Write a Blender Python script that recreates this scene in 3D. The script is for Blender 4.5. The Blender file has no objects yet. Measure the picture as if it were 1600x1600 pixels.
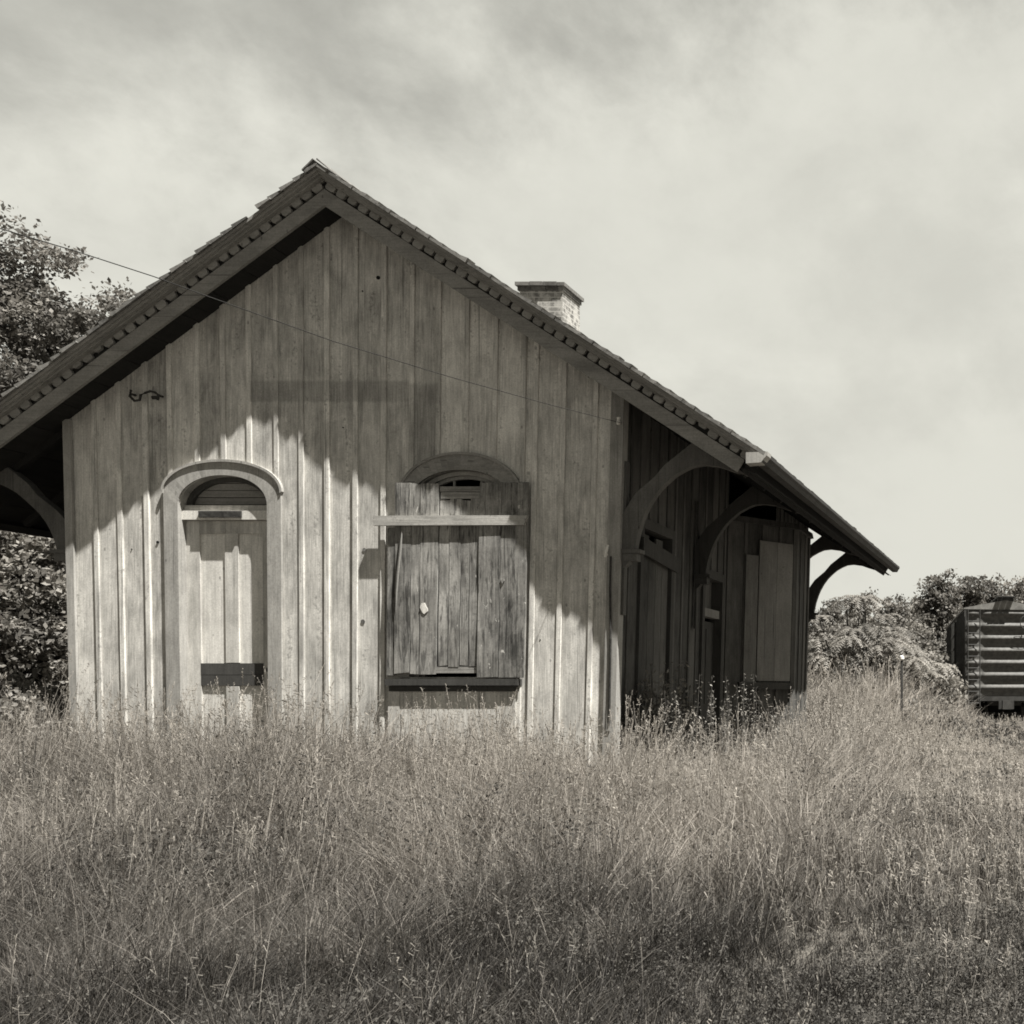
import bpy, math, random
import numpy as np
from mathutils import Vector

rnd = random.Random(7)
rng = np.random.default_rng(11)
SC = bpy.context.scene
COL = SC.collection

# ------------------------------------------------------------------ camera
F = 1740.0            # focal length in pixels of a 1600 px frame
VX, VY = 1640.0, 1088.0   # where the depot's long sides vanish
ZC = 1.5              # eye height
D = 11.6              # distance of the gable wall
cam_d = bpy.data.cameras.new('camera')
cam = bpy.data.objects.new('camera', cam_d)
COL.objects.link(cam)
cam.location = (0, 0, ZC)
cam.rotation_euler = (math.pi / 2, 0, 0)
cam_d.sensor_width = 36
cam_d.lens = F / 1600 * 36
cam_d.shift_x = (800 - VX) / 1600
cam_d.shift_y = (VY - 800) / 1600
cam_d.clip_start = 0.05
cam_d.clip_end = 2000
SC.camera = cam

# ------------------------------------------------------------------ light
SUN_V = Vector((121, -62, 299)).normalized()      # towards the sun
elev = math.asin(SUN_V.z)
azim = math.atan2(SUN_V.x, SUN_V.y)               # clockwise from +Y
sl = bpy.data.lights.new('sun', 'SUN')
sl.energy = 5.0
sl.angle = math.radians(0.5)
sl.color = (1.0, 0.975, 0.925)
sun = bpy.data.objects.new('sun', sl)
COL.objects.link(sun)
sun.location = (10, -10, 30)
sun.rotation_euler = (-SUN_V).to_track_quat('-Z', 'Y').to_euler()

SC.view_settings.view_transform = 'Standard'
SC.view_settings.look = 'None'
SC.view_settings.gamma = 1
SC.view_settings.exposure = 1.35
SC.cycles.filter_width = 1.75
SC.cycles.max_bounces = 6
SC.cycles.diffuse_bounces = 3
SC.cycles.transparent_max_bounces = 8

W = bpy.data.worlds.new('World')
SC.world = W
W.use_nodes = True


class NT:
    """small node-tree helper"""
    def __init__(self, tree):
        self.t = tree

    def n(self, typ, **kw):
        nd = self.t.nodes.new(typ)
        for k, v in kw.items():
            setattr(nd, k, v)
        return nd

    def l(self, a, b):
        self.t.links.new(a, b)

    def put(self, sock, v):
        if isinstance(v, (int, float, tuple)):
            sock.default_value = v
        else:
            self.l(v, sock)

    def m(self, op, a, b=0.0, c=None, clamp=False):
        nd = self.n('ShaderNodeMath', operation=op, use_clamp=clamp)
        self.put(nd.inputs[0], a)
        self.put(nd.inputs[1], b)
        if c is not None:
            self.put(nd.inputs[2], c)
        return nd.outputs[0]

    def noise(self, vec, scale, detail=4, rough=0.55, dist=0.0):
        nd = self.n('ShaderNodeTexNoise')
        self.l(vec, nd.inputs['Vector'])
        nd.inputs['Scale'].default_value = scale
        nd.inputs['Detail'].default_value = detail
        nd.inputs['Roughness'].default_value = rough
        nd.inputs['Distortion'].default_value = dist
        return nd.outputs['Fac']

    def mapping(self, vec, scale=(1, 1, 1), loc=(0, 0, 0), rot=(0, 0, 0)):
        nd = self.n('ShaderNodeMapping')
        self.l(vec, nd.inputs['Vector'])
        nd.inputs['Scale'].default_value = scale
        nd.inputs['Location'].default_value = loc
        nd.inputs['Rotation'].default_value = rot
        return nd.outputs[0]

    def ramp(self, fac, lo, hi, a=0.0, b=1.0, smooth=True):
        nd = self.n('ShaderNodeMapRange')
        nd.interpolation_type = 'SMOOTHSTEP' if smooth else 'LINEAR'
        self.put(nd.inputs[0], fac)
        nd.inputs[1].default_value = lo
        nd.inputs[2].default_value = hi
        nd.inputs[3].default_value = a
        nd.inputs[4].default_value = b
        return nd.outputs[0]


def build_world():
    t = NT(W.node_tree)
    for nd in list(W.node_tree.nodes):
        W.node_tree.nodes.remove(nd)
    out = t.n('ShaderNodeOutputWorld')
    bg = t.n('ShaderNodeBackground')
    bg.inputs['Strength'].default_value = 0.10
    sky = t.n('ShaderNodeTexSky')
    sky.sky_type = 'NISHITA'
    sky.sun_disc = False
    sky.sun_elevation = elev
    sky.sun_rotation = azim
    bw = t.n('ShaderNodeRGBToBW')
    t.l(sky.outputs[0], bw.inputs[0])
    tc = t.n('ShaderNodeTexCoord')
    sep = t.n('ShaderNodeSeparateXYZ')
    t.l(tc.outputs['Generated'], sep.inputs[0])
    x, y, z = sep.outputs
    v1 = t.mapping(tc.outputs['Generated'], (1.0, 1.0, 1.25), (5.3, 1.9, 0.6), (0.0, 0.35, 0.0))
    n1 = t.noise(v1, 3.0, 8, 0.56, 0.15)
    n2 = t.noise(v1, 11.0, 8, 0.62, 0.2)
    v3 = t.mapping(tc.outputs['Generated'], (1.0, 1.0, 1.5), (7.3, 2.2, 0.0), (0.0, 0.55, 0.0))
    n3 = t.noise(v3, 4.0, 8, 0.6, 0.3)
    n = t.m('ADD', t.m('MULTIPLY', n1, 0.7), t.m('MULTIPLY', n2, 0.3))
    # one long cloud bank rising to the right, grey clear sky above it
    edge = t.m('SUBTRACT', t.m('ADD', 0.635, t.m('MULTIPLY', x, 0.40)), z)
    f = t.m('ADD', edge, t.m('MULTIPLY', t.m('SUBTRACT', n, 0.5), 0.60))
    mask = t.ramp(f, -0.05, 0.11)
    wisps = t.ramp(n3, 0.46, 0.72)
    base = t.m('ADD', t.m('MULTIPLY', bw.outputs[0], 0.15), 0.35)
    clear = t.m('ADD', t.m('ADD', base, 0.95), t.m('MULTIPLY', wisps, 0.5))
    cloud = t.m('ADD', t.m('ADD', 2.5, t.m('MULTIPLY', t.ramp(n, 0.36, 0.62), 0.42)), t.m('MULTIPLY', wisps, 0.35))
    val = t.m('ADD', t.m('MULTIPLY', clear, t.m('SUBTRACT', 1.0, mask)), t.m('MULTIPLY', cloud, mask))
    # unseen sky behind the camera is dimmed to weaken ambient light on the gable
    side = t.ramp(y, -0.15, 0.45)
    val = t.m('ADD', t.m('MULTIPLY', base, t.m('SUBTRACT', 1.0, side)), t.m('MULTIPLY', val, side))
    mul = t.n('ShaderNodeVectorMath', operation='SCALE')
    mul.inputs[0].default_value = (1.0, 0.99, 0.89)
    t.l(val, mul.inputs['Scale'])
    t.l(mul.outputs[0], bg.inputs['Color'])
    t.l(bg.outputs[0], out.inputs[0])


build_world()

# ------------------------------------------------------------------ helpers


def pt(px, py, Y):
    """a point seen at pixel (px, py) of the 1600 px photograph, Y metres ahead"""
    return ((px - VX) / F * Y, Y, ZC - (py - VY) / F * Y)


def wx(px):           # gable wall coordinates
    return (px - VX) / F * D


def wz(py):
    return ZC - (py - VY) / F * D


def lean(X, Z):
    """the old frame tapers slightly towards its foot"""
    px = VX + X * F / D
    py = VY - (Z - ZC) * F / D
    k = 0.025 - 0.00006 * (min(max(px, 107), 970) - 107)
    return X + k * (py - 700) * D / F


def sm(e0, e1, v):
    t = np.clip((v - e0) / (e1 - e0), 0, 1)
    return t * t * (3 - 2 * t)


def ground_h(x, y):
    x = np.asarray(x, float)
    y = np.asarray(y, float)
    h = 0.36 * sm(5.5, 10.5, y)
    h = h + 0.75 * sm(19, 26, y) * (1 - sm(-4.2, -2.6, x)) * (1 - 0.6 * sm(34, 48, y)) * sm(-16, -8, x)
    h = h + 0.05 * np.sin(x * 1.3 + 0.4 * y) * np.sin(y * 0.9) + 0.03 * np.sin(x * 3.1 + 1.0) * np.cos(y * 2.3)
    h = h + 3.0 * sm(70, 160, y)
    return h


class MB:
    """collects faces and builds them as one mesh"""
    def __init__(self, warp=False):
        self.v = []
        self.f = []
        self.t = []
        self.warp = warp

    def add(self, verts, faces, tone=0.5):
        o = len(self.v)
        self.v.extend(verts)
        for f in faces:
            self.f.append([i + o for i in f])
            self.t.append(tone)

    def box(self, x0, x1, y0, y1, z0, z1, tone=0.5):
        vs = [(x, y, z) for z in (z0, z1) for y in (y0, y1) for x in (x0, x1)]
        self.add(vs, [(0, 2, 3, 1), (4, 5, 7, 6), (0, 1, 5, 4), (2, 6, 7, 3), (0, 4, 6, 2), (1, 3, 7, 5)], tone)

    def prism(self, poly, y0, y1, tone=0.5):
        """poly = list of (x, z); extruded along Y"""
        n = len(poly)
        vs = [(p[0], y0, p[1]) for p in poly] + [(p[0], y1, p[1]) for p in poly]
        fs = [list(range(n)), list(range(2 * n - 1, n - 1, -1))]
        for i in range(n):
            j = (i + 1) % n
            fs.append((i, i + n, j + n, j))
        self.add(vs, fs, tone)

    def hexa(self, a, b, tone=0.5):
        """two matching quads a, b joined"""
        vs = list(a) + list(b)
        self.add(vs, [(3, 2, 1, 0), (4, 5, 6, 7), (0, 1, 5, 4), (1, 2, 6, 5), (2, 3, 7, 6), (3, 0, 4, 7)], tone)

    def mapped_box(self, mp, u0, u1, z0, z1, d0, d1, tone=0.5):
        a = [mp(u0, z0, d0), mp(u1, z0, d0), mp(u1, z1, d0), mp(u0, z1, d0)]
        b = [mp(u0, z0, d1), mp(u1, z0, d1), mp(u1, z1, d1), mp(u0, z1, d1)]
        self.hexa(a, b, tone)

    def tube(self, pts, rad, n=8, tone=0.5, caps=True):
        pts = [Vector(p) for p in pts]
        o = len(self.v)
        m = len(pts)
        up0 = Vector((0.13, 0.21, 0.97)).normalized()
        for i, p in enumerate(pts):
            d = (pts[min(i + 1, m - 1)] - pts[max(i - 1, 0)]).normalized()
            a = d.cross(up0)
            if a.length < 0.05:
                a = d.cross(Vector((1, 0, 0)))
            a.normalize()
            b = d.cross(a)
            r = rad[i] if isinstance(rad, (list, tuple)) else rad
            for k in range(n):
                q = p + (a * math.cos(2 * math.pi * k / n) + b * math.sin(2 * math.pi * k / n)) * r
                self.v.append(tuple(q))
        for i in range(m - 1):
            for k in range(n):
                k2 = (k + 1) % n
                self.f.append([o + i * n + k, o + i * n + k2, o + (i + 1) * n + k2, o + (i + 1) * n + k])
                self.t.append(tone)
        if caps:
            self.f.append([o + k for k in range(n)])
            self.t.append(tone)
            self.f.append([o + (m - 1) * n + k for k in range(n - 1, -1, -1)])
            self.t.append(tone)

    def build(self, name, mat, parent=None, smooth=False):
        vs = self.v
        if self.warp:
            vs = [(lean(x, z), y, z) for x, y, z in vs]
        if parent is not None:
            L = origin_of(parent)
            vs = [(x - L[0], y - L[1], z - L[2]) for x, y, z in vs]
        me = bpy.data.meshes.new(name)
        me.from_pydata(vs, [], self.f)
        me.materials.append(mat)
        at = me.attributes.new('tone', 'FLOAT', 'FACE')
        at.data.foreach_set('value', np.asarray(self.t, dtype=np.float32))
        if smooth:
            me.polygons.foreach_set('use_smooth', [True] * len(me.polygons))
        me.update()
        o = bpy.data.objects.new(name, me)
        COL.objects.link(o)
        if parent is not None:
            o.parent = parent
        return o


def origin_of(o):
    L = Vector((0, 0, 0))
    while o is not None:
        L = L + o.location
        o = o.parent
    return L


def quads_obj(name, V, Q, tone, mat, parent=None, smooth=False):
    """fast mesh of quads from arrays: V (n,3), Q (m,4), tone (m,)"""
    me = bpy.data.meshes.new(name)
    V = np.asarray(V, np.float32)
    if parent is not None:
        V = V - np.array(origin_of(parent), np.float32)
    Q = np.asarray(Q, np.int32)
    me.vertices.add(len(V))
    me.vertices.foreach_set('co', V.ravel())
    me.loops.add(Q.size)
    me.loops.foreach_set('vertex_index', Q.ravel())
    me.polygons.add(len(Q))
    me.polygons.foreach_set('loop_start', np.arange(0, Q.size, 4, dtype=np.int32))
    me.polygons.foreach_set('loop_total', np.full(len(Q), 4, np.int32))
    me.update(calc_edges=True)
    if smooth:
        me.polygons.foreach_set('use_smooth', np.ones(len(Q), bool))
    at = me.attributes.new('tone', 'FLOAT', 'FACE')
    at.data.foreach_set('value', np.asarray(tone, np.float32))
    me.materials.append(mat)
    o = bpy.data.objects.new(name, me)
    COL.objects.link(o)
    if parent is not None:
        o.parent = parent
    return o


def tag(o, label=None, cat=None, group=None, kind=None):
    if label:
        o['label'] = label
    if cat:
        o['category'] = cat
    if group:
        o['group'] = group
    if kind:
        o['kind'] = kind
    return o


def empty(name, loc, label=None, cat=None, group=None):
    o = bpy.data.objects.new(name, None)
    o.location = loc
    COL.objects.link(o)
    return tag(o, label, cat, group)


# ------------------------------------------------------------------ materials
WARM = (1.0, 0.972, 0.905)


def base_mat(name):
    m = bpy.data.materials.new(name)
    m.use_nodes = True
    t = NT(m.node_tree)
    p = m.node_tree.nodes['Principled BSDF']
    p.inputs['Roughness'].default_value = 0.85
    p.inputs['Specular IOR Level'].default_value = 0.25
    return m, t, p


def tinted(t, val, sock, tint=WARM):
    mul = t.n('ShaderNodeVectorMath', operation='SCALE')
    mul.inputs[0].default_value = tint
    t.l(val, mul.inputs['Scale'])
    t.l(mul.outputs[0], sock)


def attr_tone(t):
    a = t.n('ShaderNodeAttribute')
    a.attribute_name = 'tone'
    return a.outputs['Fac']


def bump(t, p, h, strength=0.5, dist=0.01):
    b = t.n('ShaderNodeBump')
    b.inputs['Strength'].default_value = strength
    b.inputs['Distance'].default_value = dist
    t.l(h, b.inputs['Height'])
    t.l(b.outputs[0], p.inputs['Normal'])


def wood(name, lo, hi, axis='z', streak=0.5, paint=0.0, tonevar=0.35, ghost=False, fine=1.0, tint=WARM, chips=False):
    """weathered boards: grain stretched along axis, blotches, per-board tone"""
    m, t, p = base_mat(name)
    tc = t.n('ShaderNodeTexCoord').outputs['Object']
    tone = attr_tone(t)
    off = t.n('ShaderNodeCombineXYZ')
    t.l(t.m('MULTIPLY', tone, 37.0), off.inputs[0])
    t.l(t.m('MULTIPLY', tone, 91.0), off.inputs[2])
    add = t.n('ShaderNodeVectorMath', operation='ADD')
    t.l(tc, add.inputs[0])
    t.l(off.outputs[0], add.inputs[1])
    v = add.outputs[0]
    s = {'z': (1, 1, 0.035), 'x': (0.035, 1, 1), 'y': (1, 0.035, 1)}[axis]
    s2 = {'z': (1, 1, 0.16), 'x': (0.16, 1, 1), 'y': (1, 0.16, 1)}[axis]
    g1 = t.noise(t.mapping(v, s), 70 * fine, 4, 0.6)
    g2 = t.noise(t.mapping(v, s2), 9 * fine, 5, 0.65, 0.4)
    g3 = t.noise(v, 1.6, 4, 0.6)
    g4 = t.noise(v, 26, 3, 0.6)
    g8 = t.noise(t.mapping(v, {'z': (1, 1, 0.012), 'x': (0.012, 1, 1), 'y': (1, 0.012, 1)}[axis]), 34, 2, 0.5)
    g9 = t.noise(v, 60, 3, 0.7)
    g5 = t.noise(t.mapping(v, {'z': (1, 1, 0.45), 'x': (0.45, 1, 1), 'y': (1, 0.45, 1)}[axis]), 5.5, 6, 0.7, 0.6)
    val = t.m('ADD', t.m('MULTIPLY', g1, 0.24), t.m('ADD', t.m('MULTIPLY', g2, 0.26), t.m('ADD', t.m('MULTIPLY', g3, 0.20), t.m('MULTIPLY', g5, 0.30))))
    f = t.ramp(val, 0.40, 0.60, 0, 1, False)
    f = t.m('MULTIPLY', f, streak)
    f = t.m('ADD', f, t.m('MULTIPLY', tone, tonevar))
    f = t.m('ADD', f, 0.5 - streak * 0.5 - tonevar * 0.5, clamp=True)
    col = t.m('ADD', t.m('MULTIPLY', f, hi - lo), lo)
    # small dark nail holes, knots and chips
    vor = t.n('ShaderNodeTexVoronoi')
    t.l(t.mapping(v, (1, 1, 0.55)), vor.inputs['Vector'])
    vor.inputs['Scale'].default_value = 5.5
    knot = t.ramp(vor.outputs['Distance'], 0.035, 0.075)
    col = t.m('MULTIPLY', col, t.m('ADD', t.m('MULTIPLY', knot, 0.45), 0.55))
    # patches where the skin of paint has gone
    pat = t.ramp(t.m('ADD', t.m('MULTIPLY', g2, 0.6), t.m('MULTIPLY', g4, 0.4)), 0.56, 0.66)
    col = t.m('MULTIPLY', col, t.m('SUBTRACT', 1.0, t.m('MULTIPLY', pat, 0.16 + paint)))
    if chips:
        g6 = t.noise(t.mapping(v, (1, 1, 0.4)), 13, 4, 0.6, 0.8)
        ch = t.ramp(g6, 0.665, 0.69)
        col = t.m('ADD', t.m('MULTIPLY', col, t.m('SUBTRACT', 1.0, ch)), t.m('MULTIPLY', ch, 0.5))
        g7 = t.noise(t.mapping(v, (1, 1, 0.12)), 30, 3, 0.6, 0.3)
        col = t.m('MULTIPLY', col, t.ramp(g7, 0.36, 0.44, 0.45, 1.0))
    if ghost:
        sep = t.n('ShaderNodeSeparateXYZ')
        t.l(tc, sep.inputs[0])
        x, y, z = sep.outputs

        def rect(x0, x1, y0, y1, soft=0.02):
            a = t.m('MULTIPLY', t.ramp(x, x0 - soft, x0 + soft), t.ramp(x, x1 - soft, x1 + soft, 1, 0))
            b = t.m('MULTIPLY', t.ramp(z, y0 - soft, y0 + soft), t.ramp(z, y1 - soft, y1 + soft, 1, 0))
            return t.m('MULTIPLY', a, b)
        ox, oz = ghost
        g = rect(wx(391) - ox, wx(640) - ox, wz(628) - oz, wz(595) - oz)
        g2b = t.m('MULTIPLY', rect(wx(638) - ox, wx(684) - ox, wz(745) - oz, wz(600) - oz), 0.85)
        g = t.m('MAXIMUM', g, g2b)
        # damp foot of the boards
        foot = t.m('MULTIPLY', t.ramp(t.m('ADD', z, t.m('MULTIPLY', g2, -0.9)), -0.35, 0.75, 1, 0), 0.20)
        col = t.m('MULTIPLY', col, t.m('SUBTRACT', 1.0, t.m('MULTIPLY', g, t.m('ADD', -0.02, t.m('MULTIPLY', g5, 0.55)))))
        col = t.m('MULTIPLY', col, t.m('SUBTRACT', 1.0, foot))
    col = t.m('MULTIPLY', col, t.ramp(g8, 0.27, 0.34, 0.55, 1.0))
    col = t.m('MULTIPLY', col, t.ramp(g9, 0.32, 0.68, 0.86, 1.14, False))
    tinted(t, col, p.inputs['Base Color'], tint)
    bump(t, p, t.m('ADD', t.m('MULTIPLY', g1, 0.6), t.m('MULTIPLY', g2, 0.4)), 0.55, 0.006)
    return m


DEPOT = (wx(538), D, 0.36)
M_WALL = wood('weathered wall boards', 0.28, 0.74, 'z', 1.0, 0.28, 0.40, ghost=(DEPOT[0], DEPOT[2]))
M_SIDE = wood('shade darkened side wall boards', 0.022, 0.14, 'z', 0.6, 0.06, 0.5)  # board colour darkened to hold the deep shade under the eaves
M_TRIM = wood('weathered trim', 0.13, 0.34, 'x', 0.6, 0.05, 0.3)
M_TRIMV = wood('weathered upright trim', 0.16, 0.46, 'z', 0.6, 0.05, 0.3)
M_DARK = wood('shade darkened eave boards', 0.012, 0.03, 'y', 0.6, 0.05, 0.3)  # near-black colour carries the shade under the roof
M_FRAME = wood('dark stained frame and bracket shade', 0.035, 0.09, 'z', 0.6, 0.05, 0.3)
M_DOOR = wood('old door paint', 0.32, 0.74, 'z', 0.85, 0.06, 0.5, fine=0.6)
M_BOARD = wood('bare weathered planks', 0.05, 0.40, 'z', 1.0, 0.25, 0.45, fine=0.8, chips=True)
M_BOARDX = wood('bare weathered plank laid flat', 0.14, 0.44, 'x', 0.9, 0.2, 0.7, fine=0.8)
M_SHEET = wood('grey sheet boarding', 0.10, 0.24, 'z', 0.7, 0.05, 0.7)
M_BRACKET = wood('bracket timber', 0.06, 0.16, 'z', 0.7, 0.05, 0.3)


def plain(name, lo, hi, scale=8, rough=0.8, metal=0.0, tint=WARM, b=0.3, tonevar=0.0, spec=0.25):
    m, t, p = base_mat(name)
    tc = t.n('ShaderNodeTexCoord').outputs['Object']
    n = t.noise(tc, scale, 6, 0.65)
    f = t.ramp(n, 0.3, 0.7)
    if tonevar:
        f = t.m('ADD', t.m('MULTIPLY', f, 1 - tonevar), t.m('MULTIPLY', attr_tone(t), tonevar))
    tinted(t, t.m('ADD', t.m('MULTIPLY', f, hi - lo), lo), p.inputs['Base Color'], tint)
    p.inputs['Roughness'].default_value = rough
    p.inputs['Metallic'].default_value = metal
    p.inputs['Specular IOR Level'].default_value = spec
    bump(t, p, n, b, 0.01)
    return m


M_SHINGLE = plain('worn roof shingles', 0.06, 0.26, 14, 0.95, tonevar=0.5)
M_RUST = plain('rusted iron', 0.02, 0.06, 30)
M_BLACK = plain('dark holes and undercar shade', 0.008, 0.015, 3, 0.9)
M_METAL = plain('grey galvanised metal', 0.25, 0.5, 12, 0.55)
M_CAR = plain('dull railcar paint', 0.035, 0.075, 5, 0.6, tonevar=0.3)
M_CARLIGHT = plain('railcar end paint', 0.06, 0.15, 7, 0.55, tonevar=0.3)
M_CARROOF = plain('railcar roof metal', 0.14, 0.24, 4, 0.6)
M_WIRE = plain('black wire', 0.02, 0.03, 40)
M_WHITE = plain('whitewashed porcelain', 0.6, 0.75, 20, 0.4)


def brick_mat():
    m, t, p = base_mat('whitewashed brick')
    tc = t.n('ShaderNodeTexCoord').outputs['Object']
    sep = t.n('ShaderNodeSeparateXYZ')
    t.l(tc, sep.inputs[0])
    cmb = t.n('ShaderNodeCombineXYZ')
    t.l(t.m('ADD', sep.outputs[0], sep.outputs[1]), cmb.inputs[0])
    t.l(sep.outputs[2], cmb.inputs[1])
    br = t.n('ShaderNodeTexBrick')
    t.l(cmb.outputs[0], br.inputs['Vector'])
    br.inputs['Scale'].default_value = 1.0
    br.inputs['Brick Width'].default_value = 0.21
    br.inputs['Row Height'].default_value = 0.072
    br.inputs['Mortar Size'].default_value = 0.007
    br.inputs['Color1'].default_value = (0.12, 0.12, 0.12, 1)
    br.inputs['Color2'].default_value = (0.22, 0.22, 0.22, 1)
    br.inputs['Mortar'].default_value = (0.42, 0.42, 0.42, 1)
    bw = t.n('ShaderNodeRGBToBW')
    t.l(br.outputs['Color'], bw.inputs[0])
    n = t.noise(tc, 7, 6, 0.7)
    wash = t.m('MULTIPLY', t.ramp(n, 0.42, 0.60), 0.8)
    v = t.m('ADD', t.m('MULTIPLY', bw.outputs[0], t.m('SUBTRACT', 1.0, wash)), t.m('MULTIPLY', wash, 0.50))
    tinted(t, v, p.inputs['Base Color'])
    bump(t, p, t.m('ADD', br.outputs['Fac'], t.m('MULTIPLY', n, -0.5)), -0.6, 0.012)
    return m


M_BRICK = brick_mat()
M_CAP = plain('sooty brick', 0.05, 0.22, 18, 0.95, tonevar=0.6)


def leaf_mat(name, lo, hi, trans=0.35, tint=(1.0, 0.94, 0.84), rough=0.6):
    m, t, p = base_mat(name)
    tone = attr_tone(t)
    col = t.m('ADD', t.m('MULTIPLY', tone, hi - lo), lo)
    tinted(t, col, p.inputs['Base Color'], tint)
    p.inputs['Roughness'].default_value = rough
    p.inputs['Specular IOR Level'].default_value = 0.3
    tr = t.n('ShaderNodeBsdfTranslucent')
    tinted(t, t.m('MULTIPLY', col, 1.1), tr.inputs['Color'], tint)
    mx = t.n('ShaderNodeMixShader')
    mx.inputs[0].default_value = trans
    out = m.node_tree.nodes['Material Output']
    t.l(p.outputs[0], mx.inputs[1])
    t.l(tr.outputs[0], mx.inputs[2])
    t.l(mx.outputs[0], out.inputs['Surface'])
    return m


M_LEAF = leaf_mat('tree leaves', 0.02, 0.24)
M_LEAFD = leaf_mat('dense dark leaves', 0.03, 0.32)
M_LEAFL = leaf_mat('pale shrub leaves', 0.04, 0.34)
M_GRASS = leaf_mat('meadow grass', 0.028, 0.42, 0.3, (1.0, 0.915, 0.81), 0.75)
M_SEED = leaf_mat('dry seed heads', 0.22, 0.62, 0.3, (1.0, 0.925, 0.82), 0.8)
M_WEED = leaf_mat('weed leaves', 0.03, 0.14, 0.3, rough=0.9)
M_BARK = plain('tree bark', 0.05, 0.14, 9, 0.95)


def ground_mat():
    m, t, p = base_mat('meadow soil and thatch')
    tc = t.n('ShaderNodeTexCoord').outputs['Object']
    n1 = t.noise(tc, 0.6, 5, 0.6)
    n2 = t.noise(tc, 22, 6, 0.7)
    f = t.m('ADD', t.m('MULTIPLY', n1, 0.4), t.m('MULTIPLY', n2, 0.6))
    tinted(t, t.ramp(f, 0.35, 0.65, 0.04, 0.16), p.inputs['Base Color'], (1, 0.92, 0.8))
    bump(t, p, n2, 1.0, 0.03)
    return m


M_GROUND = ground_mat()

# ------------------------------------------------------------------ ground


def build_ground():
    xs = np.concatenate([np.linspace(-600, -45, 14), np.arange(-40, 20.1, 0.5), np.linspace(25, 600, 14)])
    ys = np.concatenate([np.linspace(-60, -6, 8), np.arange(-4, 60.1, 0.5), np.linspace(64, 160, 30), np.linspace(200, 1500, 12)])
    X, Y = np.meshgrid(xs, ys)
    Z = ground_h(X, Y)
    V = np.stack([X, Y, Z], -1).reshape(-1, 3)
    nx = len(xs)
    i = np.arange(len(ys) - 1)[:, None] * nx + np.arange(nx - 1)[None, :]
    i = i.ravel()
    Q = np.stack([i, i + 1, i + 1 + nx, i + nx], -1)
    o = quads_obj('ground', V, Q, np.zeros(len(Q)), M_GROUND, smooth=True)
    tag(o, 'overgrown meadow ground sloping gently up to the depot', None, None, 'structure')


build_ground()

# ================================================================== DEPOT
YF = D - 0.40                       # front of the overhanging rakes
YB = 20.97                          # back end of the roof
WY1 = 20.57                         # back wall
SF = F / YF
AX = (503 - VX) / SF
AZ = ZC - (260 - VY) / SF
SL, SR = 0.742, 0.645
XR_EAVE = (1196 - VX) / SF
XL_EAVE = 2 * AX - XR_EAVE
TV = 59 / SF                        # vertical depth of the whole rake
WXL, WXR = wx(107), wx(970)

depot = empty('railway_depot', DEPOT,
              'abandoned board and batten railway depot with wide bracketed eaves and boarded openings', 'building')


def top_z(X):
    return AZ - (SL * (AX - X) if X < AX else SR * (X - AX))


def soffit_z(X):
    return top_z(X) - TV + 0.085


class Slope:
    """local frame of one roof slope: s down the slope, p perpendicular into the roof"""
    def __init__(self, side):
        self.side = side
        sl = SR if side > 0 else SL
        n = math.hypot(1, sl)
        self.c, self.sn = 1 / n, sl / n
        run = (XR_EAVE - AX) if side > 0 else (AX - XL_EAVE)
        self.L = run / self.c
        self.T = TV * self.c

    def at(self, s, p, y):
        dx = s * self.c - p * self.sn
        dz = -s * self.sn - p * self.c
        return (AX + self.side * dx, y, AZ + dz)

    def band(self, mb, p0, p1, y0, y1, s0=None, s1=None, tone=0.5, plumb=False):
        tn = self.sn / self.c
        a0 = p0 * tn if s0 is None else s0
        a1 = p1 * tn if s0 is None else s0
        e0 = self.L if s1 is None else s1
        e1 = e0 + ((p1 - p0) * tn if plumb else 0)
        c = [(a0, p0), (e0, p0), (e1, p1), (a1, p1)]
        mb.hexa([self.at(s, p, y0) for s, p in c], [self.at(s, p, y1) for s, p in c], tone)


roof_mb = MB()
RS, LS = Slope(1), Slope(-1)
for S in (RS, LS):
    S.band(roof_mb, 0.036, 0.075, YF - 0.05 + 0.11, YB - 0.02, tone=0.4)
roof = roof_mb.build('roof', M_DARK, depot)

# shingle courses, laid as individual worn shingles
for S in (RS, LS):
    sh = MB()
    expo = 0.15
    ncourse = int(S.L / expo) + 1
    for c in range(ncourse):
        s0 = c * expo - 0.02
        y = YF - 0.10 + rnd.uniform(-0.012, 0.015)
        while y < YB + 0.02:
            w = rnd.uniform(0.12, 0.26)
            y1 = min(y + w, YB + rnd.uniform(0.0, 0.03))
            e = s0 + 0.17 + rnd.uniform(-0.012, 0.012)
            e = min(e, S.L + 0.03)
            lift = rnd.uniform(0.0, 0.006) + (0.008 if rnd.random() < 0.035 else 0)
            a = max(s0, 0.0)
            if e - a > 0.03 and rnd.random() > 0.012:
                p_top = -0.004 - lift
                q = [(a, 0.018), (e, p_top), (e, 0.034), (a, 0.034)]
                sh.hexa([S.at(s, p, y) for s, p in q], [S.at(s, p, y1 - 0.005) for s, p in q], rnd.random())
            y = y1
    sh.build('shingle_course', M_SHINGLE, roof)

# ridge cap
rc = MB()
y = YF - 0.11
while y < YB:
    l = rnd.uniform(0.22, 0.3)
    for S in (RS, LS):
        q = [(0, -0.036), (0.16 + rnd.uniform(-.015, .015), -0.016), (0.16, -0.004), (0, -0.022)]
        rc.hexa([S.at(s, p + rnd.uniform(-.004, .004), y) for s, p in q],
                [S.at(s, p, y + l) for s, p in q], rnd.random())
    y += l
rc.build('ridge_cap', M_SHINGLE, roof)

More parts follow.
